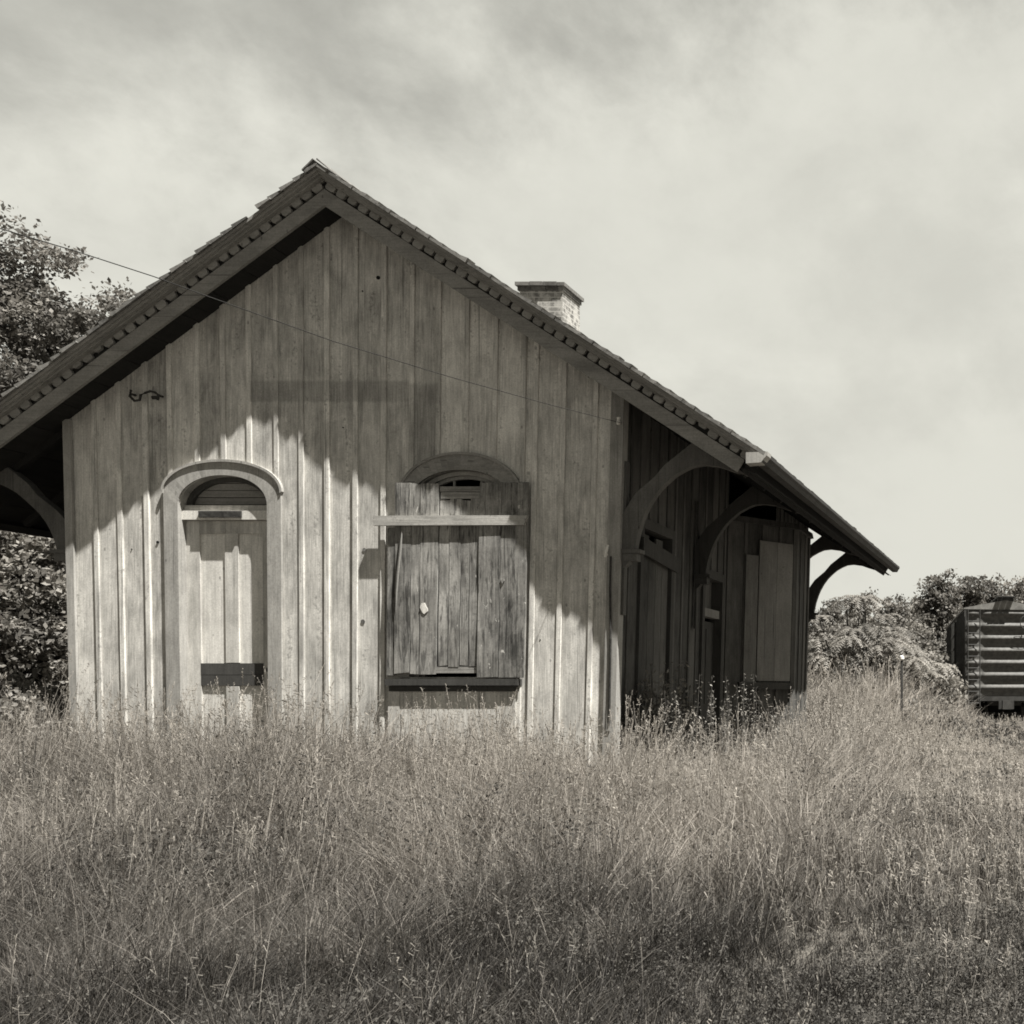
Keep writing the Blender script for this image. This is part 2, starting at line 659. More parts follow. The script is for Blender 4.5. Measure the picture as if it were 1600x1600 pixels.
# soffit under the roof, board by board
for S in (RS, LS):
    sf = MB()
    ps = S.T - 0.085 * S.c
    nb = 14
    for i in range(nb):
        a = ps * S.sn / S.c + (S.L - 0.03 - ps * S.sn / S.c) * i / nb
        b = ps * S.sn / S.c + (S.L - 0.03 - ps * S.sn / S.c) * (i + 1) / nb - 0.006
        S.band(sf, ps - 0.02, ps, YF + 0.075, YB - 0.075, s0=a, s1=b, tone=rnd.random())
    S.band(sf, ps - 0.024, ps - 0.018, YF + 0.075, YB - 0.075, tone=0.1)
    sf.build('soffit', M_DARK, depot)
    # fly rafters seen under the overhang
    rf = MB()
    for yy in (YF + 0.2,):
        pass

# rake trim, front and back
for S in (RS, LS):
    T = S.T
    cr = MB()
    S.band(cr, 0.033, 0.060, YF - 0.075, YF + 0.06, tone=0.55)
    S.band(cr, 0.060, 0.082, YF - 0.055, YF + 0.06, tone=0.45)
    S.band(cr, 0.082, 0.100, YF - 0.025, YF + 0.06, tone=0.4)
    cr.build('crown_moulding', M_TRIM, depot)
    bk = MB()
    S.band(bk, 0.100, 0.182, YF + 0.052, YF + 0.07, tone=0.15)
    bk.build('dentil_backing', M_DARK, depot)  # near-black so the gaps between blocks read as deep shade
    bk = MB()
    pitch = 0.131
    s = 0.12
    while s < S.L - 0.08:
        q = []
        w = 0.100 + rnd.uniform(-0.008, 0.006)
        h1 = 0.171 + rnd.uniform(-0.014, 0.005) - (0.03 if rnd.random() < 0.06 else 0)
        q = [(s, 0.101), (s + w, 0.101), (s + w, h1 - 0.02), (s + w - 0.016, h1), (s + 0.016, h1), (s, h1 - 0.02)]
        a = [S.at(u, p, YF + 0.018) for u, p in q]
        b = [S.at(u, p, YF + 0.05) for u, p in q]
        n = len(q)
        fs = [list(range(n)), list(range(2 * n - 1, n - 1, -1))] + [(i, i + n, (i + 1) % n + n, (i + 1) % n) for i in range(n)]
        if True:
            bk.add(a + b, fs, 0.5 + rnd.random() * 0.5)
        s += pitch
    S.band(bk, 0.0975, 0.108, YF + 0.022, YF + 0.0505, tone=0.6)
    bk.build('dentil_course', M_TRIM, depot)
    bb = MB()
    S.band(bb, 0.176, T, YF + 0.028, YF + 0.062, s1=S.L - 0.15, tone=0.45, plumb=False)
    bb.build('bargeboard', M_TRIM, depot)
    bb2 = MB()
    S.band(bb2, 0.04, T - 0.02, YB - 0.07, YB - 0.03, s1=S.L - 0.12, tone=0.3)
    bb2.build('bargeboard', M_TRIM, depot)

# eave moulding and fascia along both long sides
for S in (RS, LS):
    ev = MB()
    sd = S.side
    xe, _, ze = S.at(S.L, 0.0, 0)
    prof = [(0.00, -0.01), (0.035, -0.02), (0.030, -0.05), (0.008, -0.075), (-0.01, -0.115), (-0.10, -0.115), (-0.13, -0.03)]
    n = len(prof)
    a = [(xe + sd * q[0], YF - 0.09, ze + q[1]) for q in prof]
    b = [(xe + sd * q[0], YB + 0.01, ze + q[1]) for q in prof]
    fs = [list(range(n)), list(range(2 * n - 1, n - 1, -1))] + [(i, i + n, (i + 1) % n + n, (i + 1) % n) for i in range(n)]
    ev.add(a + b, fs, 0.3)
    ev.build('eave_moulding', M_FRAME, depot)
    rt = MB()
    n = 6
    pr = [(0.045, -0.012), (0.04, -0.05), (0.01, -0.08), (-0.02, -0.12), (-0.17, -0.13), (-0.17, -0.02)]
    a = [(xe + sd * q[0], YF - 0.10, ze + q[1]) for q in pr]
    b = [(xe + sd * q[0], YF + 0.055, ze + q[1]) for q in pr]
    fs = [list(range(n)), list(range(2 * n - 1, n - 1, -1))] + [(i, i + n, (i + 1) % n + n, (i + 1) % n) for i in range(n)]
    rt.add(a + b, fs, 0.9)
    rt.build('moulding_return', M_TRIMV, depot)
    fa = MB()
    S.band(fa, 0.09, S.T - 0.03, YF + 0.075, YB - 0.075, s0=S.L - 0.16, s1=S.L - 0.12, tone=0.3)
    fa.build('fascia', M_DARK, depot)
    # rafter tails that show under the eave
    y = YF + 0.45
    while y < YB - 0.3:
        r = MB()
        S.band(r, S.T - 0.07, S.T - 0.005, y, y + 0.06, s0=S.L - 1.75, s1=S.L - 0.2, tone=0.3)
        r.build('rafter', M_DARK, depot)
        y += 0.78


# ---- walls
def mp_front(u, z, d):
    return (u, D - d, z)


def mp_right(u, z, d):
    return (WXR + d, u, z)


def mp_left(u, z, d):
    return (WXL - d, u, z)


def mp_back(u, z, d):
    return (u, WY1 + d, z)


ZB = 0.20


def board_wall(mb, mp, edges, topfn, openings, bw=0.052, proud=0.017, extra=()):
    """vertical boards between edges, battens over the joints, openings = (u0,u1,zbot,ztopfn, margin)"""
    for i in range(len(edges) - 1):
        a, b = edges[i], edges[i + 1]
        cuts = {a, b}
        k = 1
        if topfn(a) != topfn(b):
            pass
        if a < AX < b and mp in (mp_front, mp_back):
            cuts.add(AX)
        for (u0, u1, zb, zt, mg) in openings:
            for q in np.linspace(u0, u1, 33):
                if a < q < b:
                    cuts.add(float(q))
        cuts = sorted(cuts)
        tone = rnd.random()
        dd = rnd.uniform(-0.005, 0.004)
        for c in range(len(cuts) - 1):
            p, q = cuts[c], cuts[c + 1]
            mid = (p + q) / 2
            spans = [(ZB, ZB, topfn(p), topfn(q))]
            for (u0, u1, zb, zt, mg) in openings:
                if u0 < mid < u1:
                    spans = [(ZB, ZB, zb, zb), (zt(p), zt(q), topfn(p), topfn(q))]
            for (z0a, z0b, z1a, z1b) in spans:
                if z1a - z0a > 0.01:
                    mb.add([mp(p, z0a, dd), mp(q, z0b, dd), mp(q, z1b, dd), mp(p, z1a, dd)], [(0, 1, 2, 3)], tone)
    for i, e in enumerate(edges[1:-1]):
        e = e + rnd.uniform(-0.004, 0.004)
        spans = [(ZB, topfn(e))]
        for (u0, u1, zb, zt, mg) in openings:
            if u0 - mg < e < u1 + mg:
                uu = min(max(e, u0), u1)
                spans = [(ZB, zb - 0.02), (zt(uu) + mg * 1.0 if u0 < e < u1 else zt(uu) + mg * 0.8, topfn(e))]
        for z0, z1 in spans:
            if z1 - z0 < 0.03:
                continue
            w = bw * rnd.uniform(0.9, 1.08)
            tone = 0.3 + 0.7 * rnd.random()
            h = w / 2
            prof = [(-h, -0.006), (-h, proud - 0.004), (-h + 0.004, proud), (h - 0.004, proud), (h, proud - 0.004), (h, -0.006)]
            n = len(prof)
            A = [mp(e + q[0], z0, q[1]) for q in prof]
            B = [mp(e + q[0], z1, q[1]) for q in prof]
            fs = [list(range(n)), list(range(2 * n - 1, n - 1, -1))] + [(k2, k2 + n, (k2 + 1) % n + n, (k2 + 1) % n) for k2 in range(n)]
            mb.add(A + B, fs, tone)


# door and window openings of the gable wall
DXC, DHW, DSP, DRI = wx(349), 70 / 150, wz(790), 47 / 150
WXC, WHW, WSP, WRI = wx(723), 78 / 150, wz(785), 50 / 150


def arch(xc, hw, sp, ri):
    def f(u):
        t = min(1.0, abs(u - xc) / hw)
        return sp + ri * math.sqrt(max(0.0, 1 - t ** 2.1))
    return f


door_top = arch(DXC, DHW, DSP, DRI)
win_top = arch(WXC, WHW, WSP, WRI)
edges = [107, 149, 187, 228, 266, 310, 350, 391, 433, 472, 512, 556, 600, 643, 685, 728, 773, 817, 836, 880, 930, 970]
edges = [wx(e) for e in edges]
edges[0], edges[-1] = WXL, WXR
gw = MB(True)
board_wall(gw, mp_front, edges, soffit_z,
           [(DXC - DHW, DXC + DHW, 0.42, door_top, 0.145), (WXC - WHW, WXC + WHW, wz(1058), win_top, 0.13)])
gable = gw.build('gable_wall', M_WALL, depot)

# right side wall with its window and door
SOF_R = soffit_z(WXR)
sedges = []
u = D
while u < 15.4:
    sedges.append(u)
    u += 0.2875
sedges += [15.5]
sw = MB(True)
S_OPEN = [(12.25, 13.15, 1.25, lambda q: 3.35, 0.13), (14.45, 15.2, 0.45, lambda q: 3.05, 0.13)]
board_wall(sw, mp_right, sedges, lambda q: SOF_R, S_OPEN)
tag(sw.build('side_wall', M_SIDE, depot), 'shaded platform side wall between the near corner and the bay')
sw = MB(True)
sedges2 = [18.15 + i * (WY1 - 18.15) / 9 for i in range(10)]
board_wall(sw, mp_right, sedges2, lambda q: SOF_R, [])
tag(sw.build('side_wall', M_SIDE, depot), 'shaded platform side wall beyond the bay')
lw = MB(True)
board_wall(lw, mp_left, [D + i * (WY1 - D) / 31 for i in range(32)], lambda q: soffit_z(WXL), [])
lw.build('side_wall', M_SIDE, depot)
bw_ = MB(True)
board_wall(bw_, mp_back, [WXL + i * (WXR - WXL) / 20 for i in range(21)], soffit_z, [])
bw_.build('gable_wall', M_SIDE, depot)
fl = MB(True)
fl.box(WXL + 0.05, WXR - 0.05, D + 0.05, WY1 - 0.05, ZB + 0.1, ZB + 0.16, 0.2)
fl.build('floor', M_DARK, depot)

# corner boards
for (x0, x1, y0, y1) in ((WXR - 0.10, WXR + 0.03, D - 0.032, D - 0.004), (WXR + 0.004, WXR + 0.03, D - 0.004, D + 0.11),
                         (WXL - 0.03, WXL + 0.05, D - 0.032, D - 0.004)):
    cb = MB(True)
    cb.box(x0, x1, y0, y1, ZB, soffit_z((x0 + x1) / 2) - 0.01, rnd.random())
    cb.build('corner_board', M_TRIMV, depot)
cb = MB(True)    # split, sprung strip at the foot of the corner
cb.hexa([(wx(961), D - 0.045, wz(1142)), (wx(967), D - 0.045, wz(1142)), (wx(964), D - 0.035, wz(998)), (wx(962), D - 0.035, wz(998))],
        [(wx(961), D - 0.033, wz(1142)), (wx(967), D - 0.033, wz(1142)), (wx(964), D - 0.031, wz(998)), (wx(962), D - 0.031, wz(998))], 1.0)
tag(cb.build('corner_strip', M_SHEET, depot), 'pale splintered strip at the foot of the corner')


# ---- arched casings
def casing(xc, hwi, spi, rii, hwo, spo, rio, zbot, parent, depth, mat, y_out=0.04, rim=True):
    mb = MB(True)
    n = 28
    inn, out = [], []
    for i in range(n + 1):
        t = math.pi * i / n
        ct, st = math.cos(t), math.sin(t)
        e = 2 / 2.1
        sg = 1 if ct >= 0 else -1
        inn.append((xc - hwi * sg * abs(ct) ** e, spi + rii * abs(st) ** e))
        out.append((xc - hwo * sg * abs(ct) ** e, spo + rio * abs(st) ** e))
    inn = [(xc - hwi, zbot)] + inn + [(xc + hwi, zbot)]
    out = [(xc - hwo, zbot)] + out + [(xc + hwo, zbot)]
    yo = D - y_out
    for i in range(len(inn) - 1):
        a, b, c, d_ = inn[i], inn[i + 1], out[i + 1], out[i]
        A = [(q[0], yo, q[1]) for q in (a, b, c, d_)]
        B = [(q[0], D + depth, q[1]) for q in (a, b, c, d_)]
        tone = 0.5 + 0.25 * math.sin(i * 0.9)
        mb.add(A + B, [(0, 1, 2, 3), (0, 4, 5, 1), (3, 2, 6, 7)], tone)
    o = mb.build('casing', mat, parent)
    if rim:
        rm = MB(True)
        for i in range(1, len(out) - 2):
            a, b = out[i], out[i + 1]

            def ex(q, k):
                dx, dz = q[0] - xc, q[1] - (spo - 0.5)
                l = math.hypot(dx, dz)
                return (q[0] + dx / l * k, q[1] + dz / l * k)
            a2, b2 = ex(a, 0.022), ex(b, 0.022)
            a1, b1 = ex(a, -0.004), ex(b, -0.004)
            rm.hexa([(q[0], yo - 0.016, q[1]) for q in (a1, b1, b2, a2)], [(q[0], D, q[1]) for q in (a1, b1, b2, a2)], 0.75)
        rm.build('hood_moulding', mat, o)
    return o


# ---- the door
door_e = empty('doorway', (0, 0, 0))
door_e.parent = depot


def bxp(mb, px0, px1, py0, py1, d0, d1, tone=0.5):
    """box given by wall pixels, d = metres behind the wall face"""
    mb.box(wx(px0), wx(px1), D + d0, D + d1, wz(py1), wz(py0), tone)


bpy.data.objects.remove(door_e)
M_CASE = M_TRIMV
casing(DXC, DHW, DSP, DRI, 92 / 150, wz(771), 49 / 150, 0.42, depot, 0.17, M_CASE, y_out=0.026)
# tympanum of horizontal boards
ty = MB(True)
for k in range(5):
    z0 = DSP - 0.04 + k * 0.075
    z1 = min(z0 + 0.068, DSP + DRI)
    hw0 = DHW * math.sqrt(max(0, 1 - max(0, (z0 - DSP) / DRI) ** 2.1)) + 0.02
    hw1 = hw0
    ty.box(DXC - hw0, DXC + hw1, D + 0.13 + 0.008 * (k % 2), D + 0.165, z0, z1, 0.2 + 0.2 * k)
ty.build('tympanum', M_TRIM, depot)
ti = MB(True)      # arched stop inside the casing
n = 20
for i in range(n):
    t0, t1 = math.pi * i / n, math.pi * (i + 1) / n
    q = [(DXC - DHW * math.cos(t0), DSP + DRI * math.sin(t0)), (DXC - DHW * math.cos(t1), DSP + DRI * math.sin(t1)),
         (DXC - (DHW - .06) * math.cos(t1), DSP + (DRI - .045) * math.sin(t1)), (DXC - (DHW - .06) * math.cos(t0), DSP + (DRI - .045) * math.sin(t0))]
    ti.hexa([(a, D + 0.09, b) for a, b in q], [(a, D + 0.13, b) for a, b in q], 0.4)
ti.build('arched_stop', M_FRAME, depot)
tb = MB(True)
bxp(tb, 270, 424, 797, 811, 0.03, 0.151, 0.9)
bxp(tb, 270, 424, 788, 796.5, 0.06, 0.15, 0.1)
tbo = tb.build('transom_bar', M_DOOR, depot)
tbx = MB(True)
bxp(tbx, 307, 374, 798, 808, 0.012, 0.0295, 0.2)
tag(tbx.build('number_plate', M_RUST, tbo), 'small dark blank plate on the bar over the door')

dl = MB(True)
# stiles, rails; panels are set back
bxp(dl, 270, 300, 812, 1265, 0.085, 0.15, 0.25)
bxp(dl, 400, 424, 812, 1265, 0.085, 0.15, 0.25)
bxp(dl, 340, 361, 832, 1035, 0.086, 0.15, 0.35)
bxp(dl, 340, 361, 1072, 1235, 0.086, 0.15, 0.35)
bxp(dl, 300, 400, 812, 832, 0.0865, 0.15, 0.1)
bxp(dl, 300, 400, 1234, 1265, 0.0865, 0.15, 0.35)
door = dl.build('door', M_DOOR, depot)
lr = MB(True)
bxp(lr, 299.5, 400.5, 1036, 1054, 0.0835, 0.15, 0.4)
bxp(lr, 299.5, 400.5, 1054.5, 1071, 0.0845, 0.15, 0.3)
lr.build('lock_rail', M_FRAME, door)
for (a, b, c, d_) in ((300, 340, 832, 1036), (361, 400, 832, 1036), (300, 340, 1071, 1234), (361, 400, 1071, 1234)):
    pn = MB(True)
    bxp(pn, a - 1, b + 1, c - 1, d_ + 1, 0.104, 0.149, 0.95)
    pn.build('door_panel', M_DOOR, door)
kn = MB(True)
kx, kz = wx(408), wz(1046)
kn.tube([(kx, D + 0.085, kz), (kx, D + 0.10, kz), (kx, D + 0.085, kz)], [0.012, 0.014, 0.026], 10)
kn.build('handle', M_RUST, door)
th = MB(True)
th.box(DXC - DHW - 0.1, DXC + DHW + 0.1, D - 0.10, D + 0.17, 0.30, 0.419, 0.4)
th.build('threshold', M_TRIM, depot)

# ---- the boarded window
casing(WXC, WHW, WSP, WRI, 96 / 150, wz(785), 74 / 150, wz(1058), depot, 0.16, M_TRIM)
wf = MB(True)
n = 24
for (r0, r1, y0, y1, tn) in ((0.0, 0.055, 0.05, 0.10, 0.9), (0.055, 0.10, 0.085, 0.13, 0.4)):
    for i in range(n):
        t0, t1 = math.pi * i / n, math.pi * (i + 1) / n

        def e(t, r):
            return (WXC - (WHW - r) * math.cos(t), WSP + (WRI - r * 0.75) * math.sin(t))
        q = [e(t0, r0), e(t1, r0), e(t1, r1), e(t0, r1)]
        wf.hexa([(a, D + y0, b) for a, b in q], [(a, D + y1, b) for a, b in q], tn)
    wf.box(WXC - WHW + r0, WXC - WHW + r1, D + y0, D + y1, wz(1058), WSP, tn)
    wf.box(WXC + WHW - r1, WXC + WHW - r0, D + y0, D + y1, wz(1058), WSP, tn)
window = wf.build('window', M_TRIMV, depot)
mu = MB(True)
for px in (702, 745):
    mu.box(wx(px) - 0.009, wx(px) + 0.009, D + 0.10, D + 0.12, wz(1050), WSP + 0.28, 0.8)
mu.box(WXC - WHW + 0.1, WXC + WHW - 0.1, D + 0.099, D + 0.121, wz(900), wz(893), 0.8)
mu.build('muntin', M_TRIMV, window)

# the planks nailed across it
planks = MB(True)
PL = [(612, 624, 826, 1056, -0.066, 0.05),  # px0, px1, top, bottom, d0, tone
    (625, 649, 757, 1052, -0.078, 0.35), (650, 664, 758, 1053, -0.075, 0.6), (665, 692, 757, 1053, -0.080, 0.75),
    (694, 709, 782, 1040, -0.072, 0.9), (710, 727, 782, 1041, -0.074, 0.7), (728, 741, 783, 1040, -0.071, 0.5), (742, 756, 780, 1042, -0.073, 0.3),
    (757, 790, 757, 1058, -0.086, 0.4), (791, 831, 756, 1058, -0.082, 0.25)]
bdset = []
for (a, b, c, d_, dd, tn) in PL:
    pk = MB(True)
    x0, x1 = wx(a), wx(b + 0.75)
    seg = 9
    zt, zb = wz(c), wz(d_)
    # ragged, slightly bowed plank
    prev = None
    for i in range(seg + 1):
        z = zb + (zt - zb) * i / seg
        bow = 0.004 * math.sin(i * 1.3 + (a > 692) * 2 + (a > 756)) + (0.006 * (i / seg - 0.5))
        j0 = rnd.uniform(-0.001, 0.001)
        j1 = rnd.uniform(-0.001, 0.001)
        # the plank narrows a little towards its foot
        nar = (1 - i / seg) * 0.010
        cur = [(x0 + j0, D + dd + bow, z), (x1 + j1 - nar, D + dd + bow + rnd.uniform(-.002, .002), z),
               (x1 + j1 - nar, D + dd + bow + 0.022, z), (x0 + j0, D + dd + bow + 0.022, z)]
        if i == 0 or i == seg:
            cur = [(q[0], q[1], q[2] + rnd.uniform(-0.01, 0.01)) for q in cur]
        if prev:
            pk.hexa(prev, cur, tn)
        prev = cur
    pk.build('plank', M_BOARD, window)
for (a, b, c, d_, tn) in ((694, 759, 762, 770, 0.1), (695, 757, 771, 781, 0.25), (690, 757, 1042, 1052, 0.1)):
    pk = MB(True)
    bxp(pk, a, b, c, d_, -0.070, -0.047, tn)
    pk.build('plank', M_BOARDX, window)
cbx = MB(True)
zA, zB2 = wz(816), wz(815)
cbx.hexa([(wx(593), D - 0.112, zA - .05), (wx(829), D - 0.112, zB2 - .05), (wx(833), D - 0.112, zB2 + .05), (wx(593), D - 0.112, zA + .05)],
         [(wx(593), D - 0.066, zA - .05), (wx(829), D - 0.066, zB2 - .05), (wx(833), D - 0.066, zB2 + .05), (wx(593), D - 0.066, zA + .05)], 0.95)
tag(cbx.build('crossbar', M_BOARDX, window), 'pale rail nailed flat across the planks')
# hanging splinter of pale wood on the left plank
spn = MB(True)
pp = [(637, 832), (635, 860), (631, 900), (629, 930), (628, 955)]
spn.tube([(wx(a), D - 0.092, wz(b)) for a, b in pp], [0.006, 0.012, 0.013, 0.010, 0.003], 6, 1.0)
tag(spn.build('splinter', M_SHEET, window), 'long pale splinter peeling from the left plank')
# light chips and knot holes
for (a, b, r) in ((672, 953, 0.045), (795, 909, 0.022)):
    c = MB(True)
    k = 9
    ring = [(wx(a) + r * (0.35 + 0.9 * rnd.random()) * math.cos(6.283 * i / k), wz(b) + r * (0.4 + 1.2 * rnd.random()) * math.sin(6.283 * i / k)) for i in range(k)]
    c.prism(ring, D - 0.091, D - 0.060, 1.0)
    c.build('paper_scrap', M_DOOR if r > 0.03 else M_SHEET, window)
si = MB(True)
bxp(si, 611, 822, 1061, 1071, -0.085, 0.06, 0.2)
bxp(si, 614, 818, 1071.5, 1080, -0.05, 0.0, 0.1)
si.build('sill', M_FRAME, window)
ap = MB(True)
bxp(ap, 786, 815, 1080.5, 1230, -0.040, -0.006, 0.3)
bxp(ap, 612, 630, 1080.5, 1230, -0.040, -0.006, 0.3)
bxp(ap, 630.5, 785.5, 1080.5, 1240, -0.034, -0.006, 0.9)
ap.build('apron_panel', M_WALL, window)

# ---- side openings
def reveal(mb, u0, u1, z0, z1, depth, tone=0.4):
    mb.mapped_box(mp_right, u0 - 0.09, u0, z0, z1, -depth, 0.035, tone)
    mb.mapped_box(mp_right, u1, u1 + 0.09, z0, z1, -depth, 0.035, tone)
    mb.mapped_box(mp_right, u0 - 0.09, u1 + 0.09, z1 + 0.001, z1 + 0.11, -depth, 0.038, tone)
    mb.mapped_box(mp_right, u0 - 0.10, u1 + 0.10, z0 - 0.07, z0 - 0.001, -depth, 0.06, tone)


m = MB(True)
reveal(m, 12.25, 13.15, 1.25, 3.35, 0.12)
sw1 = m.build('window', M_FRAME, depot)
for i, (a, b, tn) in enumerate(((12.27, 12.50, .1), (12.51, 12.72, .3), (12.73, 12.93, .8), (12.94, 13.13, .9))):
    q = MB(True)
    q.mapped_box(mp_right, a, b, 1.27, 3.3 - 0.1 * (i % 2), -0.03, -0.005, tn)
    q.build('plank', M_SIDE, sw1)
q = MB(True)
zz0, zz1 = 3.15, 3.06
q.hexa([mp_right(12.15, zz0 - .09, .065), mp_right(13.3, zz1 - .09, .065), mp_right(13.3, zz1 + .09, .065), mp_right(12.15, zz0 + .09, .065)],
       [mp_right(12.15, zz0 - .09, .040), mp_right(13.3, zz1 - .09, .040), mp_right(13.3, zz1 + .09, .040), mp_right(12.15, zz0 + .09, .040)], 0.2)
tag(q.build('crossbar', M_FRAME, sw1), 'dark plank nailed aslant across the side window')
m = MB(True)
reveal(m, 14.45, 15.2, 0.45, 3.05, 0.14)
sd1 = m.build('door', M_FRAME, depot)
q = MB(True)
q.mapped_box(mp_right, 14.45, 15.2, 0.45, 2.5, -0.12, -0.08, 0.1)
q.mapped_box(mp_right, 14.55, 14.78, 1.4, 2.4, -0.08, -0.07, 0.5)
q.mapped_box(mp_right, 14.87, 15.10, 1.4, 2.4, -0.08, -0.07, 0.5)
q.build('door_panel', M_FRAME, sd1)
q = MB(True)
q.mapped_box(mp_right, 14.45, 15.2, 2.55, 2.66, -0.12, 0.0, 0.9)
q.mapped_box(mp_right, 14.45, 15.2, 2.66, 3.05, -0.13, -0.12, 0.1)
q.build('transom', M_SHEET, sd1)

# ---- projecting bay window on the platform side
BA, BB_, BC, BD_ = (WXR, 15.5), (-3.72, 16.4), (-3.72, 17.25), (WXR, 18.15)
bay = MB(True)
for (P, Q, nb) in ((BA, BB_, 4), (BB_, BC, 3), (BC, BD_, 4)):
    P = Vector(P)
    Q = Vector(Q)
    dn = (Q - P).normalized()
    nrm = Vector((dn.y, -dn.x))

    def mpb(u, z, d, P=P, dn=dn, nrm=nrm):
        w = P + dn * u + nrm * d
        return (w.x, w.y, z)
    L = (Q - P).length
    es = [L * i / nb for i in range(nb + 1)]
    hi = 3.98
    board_wall(bay, mpb, es, lambda q: hi, [])
    bay.mapped_box(mpb, -0.01, 0.06, ZB, hi, -0.01, 0.022, 0.8)
    bay.mapped_box(mpb, L - 0.06, L + 0.01, ZB, hi, -0.01, 0.021, 0.6)
roofp = [(BA[0], BA[1] - .05), (BB_[0] + .06, BB_[1] - .05), (BC[0] + .06, BC[1] + .05), (BD_[0], BD_[1] + .05)]
bay.add([(x, y, 3.95) for x, y in roofp] + [(x + (0.0 if abs(x - WXR) < .01 else -.02), y, 4.03) for x, y in roofp],
        [(3, 2, 1, 0), (4, 5, 6, 7), (0, 1, 5, 4), (1, 2, 6, 5), (2, 3, 7, 6), (3, 0, 4, 7)], 0.2)
bayo = bay.build('bay', M_SIDE, depot)
P = Vector(BA)
dn = (Vector(BB_) - P).normalized()
nrm = Vector((dn.y, -dn.x))


def mpc(u, z, d):
    w = P + dn * u + nrm * d
    return (w.x, w.y, z)


q = MB(True)
q.mapped_box(mpc, 0.50, 0.80, 1.72, 3.72, 0.028, 0.05, 0.75)
q.mapped_box(mpc, 0.805, 1.08, 1.72, 3.72, 0.028, 0.048, 0.95)
tag(q.build('sheet_boarding', M_SHEET, bayo), 'tall pale sheet nailed over the bay window')
q = MB(True)
q.mapped_box(mpc, 0.28, 0.485, 1.60, 3.50, 0.026, 0.044, 0.35)
q.build('plank', M_SHEET, bayo)
q = MB(True)
q.mapped_box(mpc, 0.2, 1.12, 1.60, 1.70, 0.026, 0.075, 0.5)
q.build('sill', M_FRAME, bayo)

# ---- curved brackets
BR = [(0, 806), (4, 799), (13, 783), (24, 768), (51, 745), (68, 725), (98, 701), (120, 676), (160, 676), (196, 742), (172, 735), (152, 728), (129, 725), (112, 727), (98, 733), (84, 741),
      (71, 752), (59, 764), (48, 779), (39, 795), (33, 809), (26, 830), (22, 849), (20, 862), (9, 880), (1, 888)]


def bracket(side, Y0, Y1, tone):
    mb = MB()
    poly = []
    for dx, py in BR:
        X = (WXR + dx / 150) if side > 0 else (WXL - dx / 150)
        Z = wz(py)
        if side < 0:
            Z -= 0.19 * min(1.0, max(0.0, (870 - py) / 110))
        lim = soffit_z(X) + 0.02
        poly.append((X, min(Z, lim)))
    if side < 0:
        poly = poly[::-1]
    mb.prism(poly, Y0, Y1, tone)
    bm_ = M_BRACKET if Y0 < 11.7 else M_FRAME  # inner brackets get a darker colour in place of the eave shade
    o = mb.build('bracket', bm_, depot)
    c = MB()
    x0 = WXR if side > 0 else WXL
    s = 1 if side > 0 else -1
    for (w, z0, z1, g) in ((0.20, wz(864), wz(858), 0.02), (0.16, wz(876), wz(864.5), 0.01)):
        xa, xb = sorted((x0 + s * 0.005, x0 + s * w))
        c.box(xa, xb, Y0 - g, Y1 + g, z0, z1, 0.7)
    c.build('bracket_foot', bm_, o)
    wp = MB(True)
    xa, xb = sorted((x0 + s * 0.031, x0 + s * 0.06))
    wp.box(xa, xb, Y0 + 0.01, Y1 - 0.01, wz(960), wz(720), 0.5)
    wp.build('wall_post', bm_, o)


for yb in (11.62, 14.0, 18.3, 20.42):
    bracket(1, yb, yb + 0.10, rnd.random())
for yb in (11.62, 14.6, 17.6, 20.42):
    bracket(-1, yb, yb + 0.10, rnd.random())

# ---- chimney
CR = 0.686
CY = D / CR
cx0, cx1 = pt(810, 0, CY)[0] + 0.02, pt(879, 0, CY)[0]
ctop = pt(0, 441, CY)[2]
ch = MB()
ch.box(cx0, cx1, CY, CY + 0.62, AZ - 0.6, ctop - 0.13, 0.5)
chim = ch.build('chimney', M_BRICK, roof)
cc = MB()
e_ = 0.045
z = ctop - 0.13
for k, (g, h) in enumerate(((0.025, 0.062), (0.05, 0.056))):
    x = cx0 - g
    while x < cx1 + g - 0.02:
        w = min(rnd.uniform(0.19, 0.22), cx1 + g - x)
        j = rnd.uniform(-0.008, 0.008)
        cc.box(x, x + w - 0.006, CY - g + j, CY + 0.31 + j, z + 0.001, z + h + rnd.uniform(-.004, .004), rnd.random())
        cc.box(x, x + w - 0.006, CY + 0.315, CY + 0.62 + g + j, z + 0.001, z + h + rnd.uniform(-.004, .004), rnd.random())
        x += w
    z += h + 0.004
cc.build('chimney_cap', M_CAP, chim)

# ---- small ironwork on the gable
hk = MB(True)
a = [(215, 612), (213, 622), (220, 629), (228, 628), (230, 619)]
hk.tube([(wx(p), D - 0.07, wz(q)) for p, q in a], 0.013, 8)
a = [(236, 617), (245, 614), (252, 616), (257, 620), (256, 628)]
hk.tube([(wx(p), D - 0.07, wz(q)) for p, q in a], 0.012, 8)
hk.tube([(wx(248), D - 0.07, wz(624)), (wx(257), D - 0.07, wz(624))], 0.02, 8)
hk.tube([(wx(214), D - 0.005, wz(618)), (wx(214), D - 0.07, wz(618))], 0.012, 8)
hk.tube([(wx(256), D - 0.005, wz(620)), (wx(256), D - 0.07, wz(620))], 0.012, 8)
hk.tube([(wx(229), D - 0.07, wz(620)), (wx(237), D - 0.07, wz(617))], 0.006, 6)
tag(hk.build('wire_hook', M_RUST, depot), 'pair of rusty wire hooks high on the gable boards')
